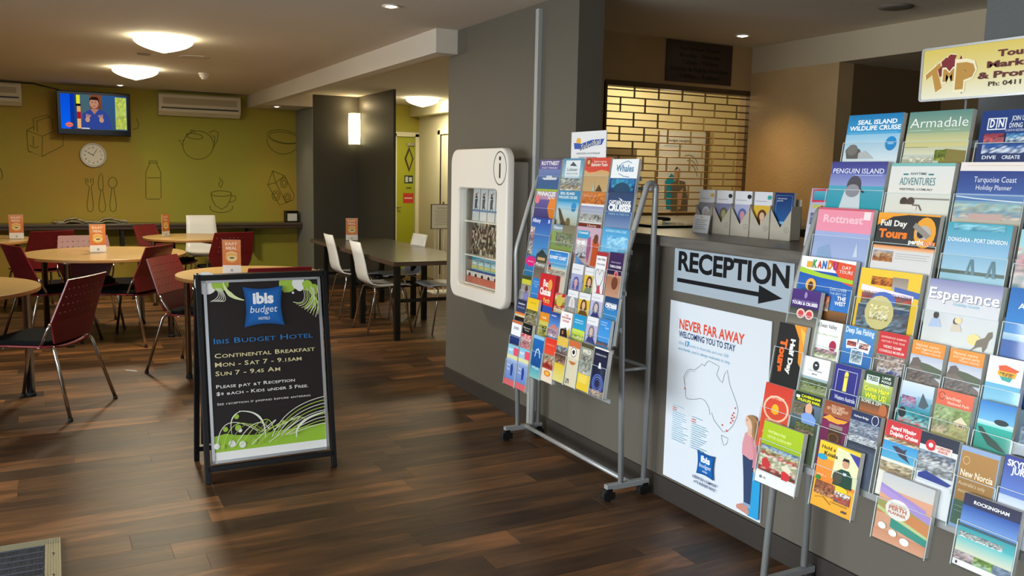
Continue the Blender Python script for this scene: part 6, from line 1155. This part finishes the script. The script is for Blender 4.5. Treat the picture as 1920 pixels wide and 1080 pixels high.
'koala': ('yellow brochure inviting visitors to hold a koala, near rack bottom row', [('g', 0, .25, '#f0c42c', '#f0bc30'), ('g', .25, .6, '#ee9434', '#ec8a34'), ('g', .6, 1, '#edb038', '#eba832'), ('p', [(.44, .02), (1, .06), (1, .55), (.40, .5)], '#dcdcb0'), ('p', [(.74, .05), (1, .06), (1, .22)], '#3c3c90'), ('t', 'Hold a', .24, .11, .055, '#3a2a10', .34, .01), ('t', 'Koala', .32, .20, .06, '#3a2a10', .34, .02), ('e', .12, .24, .12, .045, '#1f9cc4'), ('e', .70, .24, .08, .055, '#c89878'), ('p', [(.61, .21), (.64, .15), (.76, .15), (.79, .22), (.76, .19), (.66, .19)], '#241a16'), ('p', [(.46, .58), (.50, .38), (.62, .32), (.80, .32), (.90, .40), (.92, .58)], '#1c4434'), ('e', .56, .46, .12, .10, '#4a4a3c'), ('r', .68, .36, .76, .40, '#c8d4e0'), ('t', 'HOLD A', .18, .52, .03, '#f6dcb0', .24, .02), ('e', .66, .62, .20, .045, '#e8c830'), ('e', .1, .56, .06, .035, '#2a8a3c'), ('n', .06, .60, .56, .80, ['#5a3a28', '#a8603c', '#3a2a20', '#c88a60'], 7, 4, 3), ('n', .56, .66, .94, .82, ['#e0dcd4', '#2a2420', '#b84030', '#6a5a50'], 6, 4, 5), ('l', [(.1, .86), (.3, .82), (.5, .9)], .002, '#a87420'), ('t', 'Cohunu Koala Park', .7, .86, .025, '#7a5a18', .4), ('r', .78, .91, .9, .94, '#4a4a50')]),
'city': ('city guides with purple, orange and green bands, near rack bottom row', [('g', 0, .22, '#b8bcc0', '#c8c4bc'), ('p', [(.0, .16), (.9, .34), (.9, .5), (0, .3)], '#9a84c0'), ('g', .42, .6, '#8aa05c', '#c8804c'), ('p', [(0, .3), (1, .52), (1, .42), (0, .2)], '#a48cc8'), ('p', [(.5, .44), (1, .54), (1, .72), (.5, .62)], '#c8824c'), ('p', [(0, .55), (1, .8), (1, .7), (0, .5)], '#b8c488'), ('p', [(.3, .62), (1, .74), (1, .84), (.3, .76)], '#2c8a7c'), ('g', .84, 1, '#c88a68', '#d09a7c'), ('e', .40, .48, .24, .15, '#e0dcd6'), ('t', 'YOUR PERTH', .40, .44, .035, '#b87a5c', .3, .02), ('t', 'PERTH', .40, .50, .06, '#b8684c', .34, .03), ('t', 'PLANNER', .40, .56, .04, '#b8684c', .34, .02), ('e', .16, .78, .08, .05, '#e0e0dc'), ('e', .38, .83, .08, .05, '#e0e0dc'), ('e', .62, .89, .09, .055, '#e4e4e0')]),
'rockingham': ('navy and aqua beach brochure titled Rockingham, right of the near rack bottom row', [('g', 0, .16, '#1c1c3c', '#20264c'), ('g', .16, .42, '#1f4a9c', '#6a94d0'), ('g', .42, .46, '#3a5a6c'), ('g', .46, .60, '#2f9aa4', '#4ab0b8'), ('g', .60, .80, '#5abcc0', '#d4d4bc'), ('t', 'ROCKINGHAM', .5, .11, .045, '#eef0f6', .62, .03), ('n', .02, .52, .8, .60, ['#2a3a44', '#c8ccc8', '#3a5a64', '#e0e0dc'], 14, 3, 3), ('n', .0, .80, .36, .92, ['#8a8a90', '#c8b0b0', '#6a6460'], 4, 3, 3), ('n', .36, .80, .7, .92, ['#7aa03c', '#3a5a1c', '#a8c470', '#8aa8b0'], 4, 3, 4), ('n', .7, .80, 1, .92, ['#7a8ca0', '#5a6a80'], 3, 3, 5), ('g', .92, 1, '#e4e6ea'), ('r', .05, .94, .09, .98, '#3a3c44')]),
}
P['ltblue'] = (P['ltblue'][0], [('g', 0, .25, '#7ac0dc', '#9cc8e0'), ('r', .55, .05, 1, .24, '#e0506a'), ('g', .25, .85, '#a8bce0', '#6a8cd0'), ('g', .25, .34, '#d8d8a0'), ('p', [(.45, .5), (.6, .44), (.72, .56), (.68, .74), (.5, .76)], '#26449c'), ('l', [(.12, .5), (.4, .52)], .004, '#e8ecf4'), ('l', [(.12, .6), (.4, .62)], .004, '#e8ecf4'), ('g', .86, 1, '#dc6a70'), ('t', 'MAP', .3, .16, .07, '#f4f8fa', .4, .03)])
P['ltblueb'] = (P['ltblueb'][0], P['ltblue'][1])
P['parks'] = (P['parks'][0], [('g', 0, .34, '#e8953c', '#e68c34'), ('t', 'National, marine', .46, .13, .045, '#f8dcb4', .7, .01), ('t', 'and regional parks', .5, .21, .045, '#f8dcb4', .78, .01), ('t', 'Western Australia', .6, .29, .04, '#f8dcb4', .6), ('g', .34, .5, '#b0bcd0', '#c8ccd4'), ('p', [(0, .66), (.1, .44), (.26, .40), (.34, .5), (.6, .52), (1, .6), (1, .8), (0, .8)], '#5a6450'), ('p', [(.06, .58), (.08, .44), (.22, .40), (.34, .46), (.36, .58), (.2, .64)], '#6a605c'), ('p', [(0, .64), (.3, .6), (.7, .76), (1, .9), (1, 1), (0, 1)], '#7a6c64'), ('n', 0, .72, .8, 1, ['#7c6e68', '#5c524e', '#8c7e76'], 6, 4, 3)])
P['parksb'] = (P['parksb'][0], P['parks'][1])
STRONG = {'redbox': .05, 'observ': .02}

def brochure(key, x, ya, yb, zt, h, rack, rack_org, grp, tilt, vis=1.0):
    lab, ops = P[key]; W = ya - yb; big = W > .17 or h > .25
    th = STRONG.get(key, .017 if rack == 'near' else .015)
    t = thing('brochure_stack' if key != 'redbox' else 'coupon_box', lab, 'brochures', (x - h*math.tan(tilt), ya, zt - h), 0, grp)
    M = frame_mat((0, 0, 0), *LEFTFACE) @ Matrix.Rotation(-tilt, 4, 'X'); hh = h/cos(tilt)
    iw = W - .006
    o = MB().box(.003, 0, -th, W-.003, hh, 0).build('paper_stack', paper if key != 'redbox' else mat('red_card', '#a81c24', .5), t); o.matrix_basis = M
    a = Art(iw, hh, .00022)
    if key == 'halfday':
        a.fv = 1.0; a.rect(0, 0, 1, 1, '#1c1b1c'); a.poly([(.55, 0), (1, 0), (1, .62), (.88, .55), (.80, .2)], '#e8952c'); a.poly([(.78, .02), (1, .1), (1, .3), (.9, .2)], '#f0b850')
        a.text('Half Day', .52, .22, .085, '#f2efe8', al='l', fit=1.0, bold=.05, ang=-pi/2); a.text('Tours', .16, .24, .125, '#ee6a22', al='l', fit=.95, bold=.06, ang=-pi/2)
    else:
        base = [op for op in ops if op[0] == 'g']; base = base[-1][4] if base and len(base[-1]) > 4 else (base[-1][3] if base else '#888888')
        a.rect(0, 0, 1, 1, base); a.fv = vis; a.ts = 1 if vis > .75 or key == 'info' else .80; draw(a, ops)      # the cover picture sits in the part above the pocket in front
    o = a.build('cover', t); o.matrix_basis = M @ Matrix.Translation((.003, 0, .0004))
    # clear pocket: a part of the rack, in front of and around the stack
    if key in ('redbox',): return
    ph = hh*(.70 if big else .62); mb = MB(); g = .003; dpt = th + .006; z0 = -.004
    mb.box(-.001, z0, g, W+.001, ph, g+.0012, 0)                         # front pane
    mb.box(-.0018, z0, -dpt, -.0006, ph+.01, g, 0).box(W+.0006, z0, -dpt, W+.0018, ph+.01, g, 0)
    mb.box(-.001, z0, -dpt-.0015, W+.001, min(hh, ph+.05), -dpt, 0).box(-.001, z0-.002, -dpt, W+.001, z0, g, 0)
    for u0, u1, v0, v1 in ((-.0015, .0005, z0, ph), (W-.0005, W+.0015, z0, ph), (-.001, W+.001, ph-.0015, ph)): mb.box(u0, v0, g+.0002, u1, v1, g+.0016, 1)
    o = mb.build('pocket', [MATS['acrylic'], mat('acrylic_edge', '#c9d6d6', .15)], rack_org)
    loc = Vector((x - h*math.tan(tilt), ya, zt - h)) - rack_org.location
    o.matrix_basis = Matrix.Translation(loc) @ M

def visible_share(it, rows):
    key, x, ya, yb, zt, h = it; cov = 0
    if key == 'redbox': return 1.0
    below = sorted([(r[4], min(ya, r[2]) - max(yb, r[3])) for row in rows for r in row if r[1] < x and r[4] < zt - .03 and min(ya, r[2]) > max(yb, r[3])], reverse=True)
    for z, ov in below:
        cov += ov/(ya-yb)
        if cov > .7: return min(1.0, (zt - z)/h + .02)
    return 1.0
def castor(parent, x, y):
    c = MB().box(-.016, -.014, .035, .016, .014, .062).box(-.03, -.017, .012, .03, -.012, .045).box(-.03, .012, .012, .03, .017, .045).build('castor', black, parent); c.location = (x, y, 0)
    w_ = MB().lathe([(.012, -.011), (.028, -.011), (.031, -.006), (.031, .006), (.028, .011), (.012, .011)], 20).build('wheel', rubber, c); w_.rotation_euler = (pi/2, 0, 0); w_.location = (-.004, 0, .031)

def side_hoop(parent, y, xb, xf, xf2, ztop, zk):
    MB().tube(fillet([(xb, y, .07), (xb, y, ztop), (xb-.045, y, ztop+.005), (xf, y, zk), (xf2, y, .07)], .035, 5), .0135, 10).build('side_hoop', rackgrey, parent)

# far rack
f0 = thing('brochure_rack', 'silver wheeled brochure rack standing against the grey wall, left of the reception sign', 'rack', (2.35, 3.69, 0))
def L(x, y, z): return (x-2.35, y-3.69, z)
for y in (3.18, 4.20):
    side_hoop(f0, y-3.69, .082, -.085, -.05, 1.475, 1.09)
    MB().box(-.135, y-3.69-.014, .055, .105, y-3.69+.014, .082).build('base_bar', rackgrey, f0, bevel=.002)
    MB().tube([(-.055, y-3.69, .62), (.09, y-3.69, .62)], .008, 8).build('side_brace', rackgrey, f0)
    castor(f0, -.12, y-3.69); castor(f0, .085, y-3.69)
MB().tube([(0, -.51, .072), (0, .51, .072)], .0125, 10).build('cross_bar', rackgrey, f0)
for z in (.62, 1.45): MB().tube([(.082, -.51, z), (.082, .51, z)], .009, 8).build('back_rail', rackgrey, f0)
for y in (.20, -.20): MB().tube([(.093, y, 1.46), (.06, y, 1.30), (-.10, y, .80), (-.16, y, .55)], .008, 8).build('slanted_spine', rackgrey, f0)
MB().tube([(.04, .51, .07), (.04, .51, .8)], .016, 10).build('leaflet_post', mat('pale_post', '#c9cccc', .3, metal=.3), f0)
for row in R1G:
    z = min(r[4] for r in row)-.13; X = row[0][1]; ya = max(r[2] for r in row); yb = min(r[3] for r in row)
    MB().box(X-2.35+.012, yb-3.69, z+.03, X-2.35+.016, ya-3.69, z+.05).build('row_rail', rackgrey, f0)
    for r in row: brochure(*r, 'far', f0, 'brochures in the far rack', radians(7), visible_share(r, R1G))
hd = thing('header_card', 'white card with a blue brush stroke and a sun on top of the far rack', 'sign', (2.42, 3.90, 1.585))
o = MB().box(0, 0, -.003, .325, .145, 0).build('card', paper, hd); o.matrix_basis = frame_mat((0, 0, 0), *LEFTFACE)
a = Art(.325, .145, .0003); a.rect(0, 0, 1, 1, '#eeeff2'); a.ell(.22, .34, .07, .13, '#f0b840'); a.poly([(.08, .38), (.3, .42), (.6, .30), (.95, .28), (.88, .48), (.6, .52), (.4, .62), (.1, .60)], '#2a58b4')
a.text('Selection', .56, .55, .20, '#f4f6fa', fit=.60, bold=.05, shear=.3, ang=.18); a.text('Selection', .55, .545, .20, '#12244c', fit=.58, bold=.01, shear=.3, ang=.18); a.text('WESTERN AUSTRALIA', .5, .80, .07, '#8a8c94', fit=.68); a.text('Discount Travel Brochures', .5, .92, .05, '#5a5c64', fit=.5)
o = a.build('card_print', hd); o.matrix_basis = frame_mat((0, 0, 0), *LEFTFACE) @ Matrix.Translation((0, 0, .0005))

# near rack
n0 = thing('brochure_rack', 'large silver brochure rack full of tourist brochures at the right edge of the picture', 'rack', (2.35, 1.55, 0))
for y in (.63, -.55):
    side_hoop(n0, y, .082, -.06, -.12, 1.40, 1.1)
    MB().box(-.135, y-.012, .04, .13, y+.012, .065).build('base_bar', rackgrey, n0, bevel=.002)
    for x in (-.12, .12): MB().lathe([(.014, 0), (.014, .04)], 12, (x, y, 0)).build('foot', rubber, n0)
for z in (.5, 1.3): MB().tube([(.082, -.55, z), (.082, .63, z)], .009, 8).build('back_rail', rackgrey, n0)
for y in (.12, -.28): MB().tube([(.08, y, 1.38), (.03, y, 1.36), (-.10, y, 1.0), (-.19, y, .68), (-.19, y, .55)], .008, 8).build('slanted_spine', rackgrey, n0)
for row in R2G:
    z = min(r[4] for r in row)-.13; X = row[0][1]; ya = max(r[2] for r in row); yb = min(r[3] for r in row)
    MB().box(X-2.35+.014, yb-1.55, z+.03, X-2.35+.018, ya-1.55, z+.05).build('row_rail', rackgrey, n0)
    for r in row: brochure(*r, 'near', n0, 'brochures in the near rack', radians(8), visible_share(r, R2G))
# loose leaflets standing on the counter beside the near rack
def loose(x, y, z, W, H, lab, ops):
    t = thing('leaflet', lab, 'leaflet', (x, y, z)); M = frame_mat((0, 0, 0), *LEFTFACE) @ Matrix.Rotation(-.12, 4, 'X')
    o = MB().box(0, 0, -.014, W, H, 0).build('paper_stack', paper, t); o.matrix_basis = M
    a = Art(W, H, .0003); draw(a, ops); o = a.build('cover', t); o.matrix_basis = M @ Matrix.Translation((0, 0, .0004))
loose(2.70, 2.535, 1.24, .105, .235, 'grey-lilac ticket leaflet with a framed sea picture, on the counter beside the near rack', [('g', 0, 1, '#a4a8c8', '#d4d4dc'), ('p', [(.08, .02), (1, .0), (1, .22), (.1, .24)], '#d83048'), ('r', .14, .04, .8, .20, '#58b0c4', '#2a8aa8'), ('t', 'FREMANTLE', .55, .34, .06, '#d8d03a', .8, .04), ('n', .12, .42, .8, .62, ['#3a3c5c', '#a4a8c8', '#5a5c7c'], 4, 5, 3), ('r', .15, .70, .8, .71, '#8a8c9c'), ('r', .15, .8, .8, .81, '#c87a84')])
loose(2.60, 2.36, 1.24, .10, .33, 'tall pale leaflet standing behind the near rack top corner', [('g', 0, 1, '#b8c8d0', '#d8d4cc'), ('r', .2, .1, .8, .12, '#7a8c98'), ('r', .2, .2, .8, .22, '#7a8c98')])
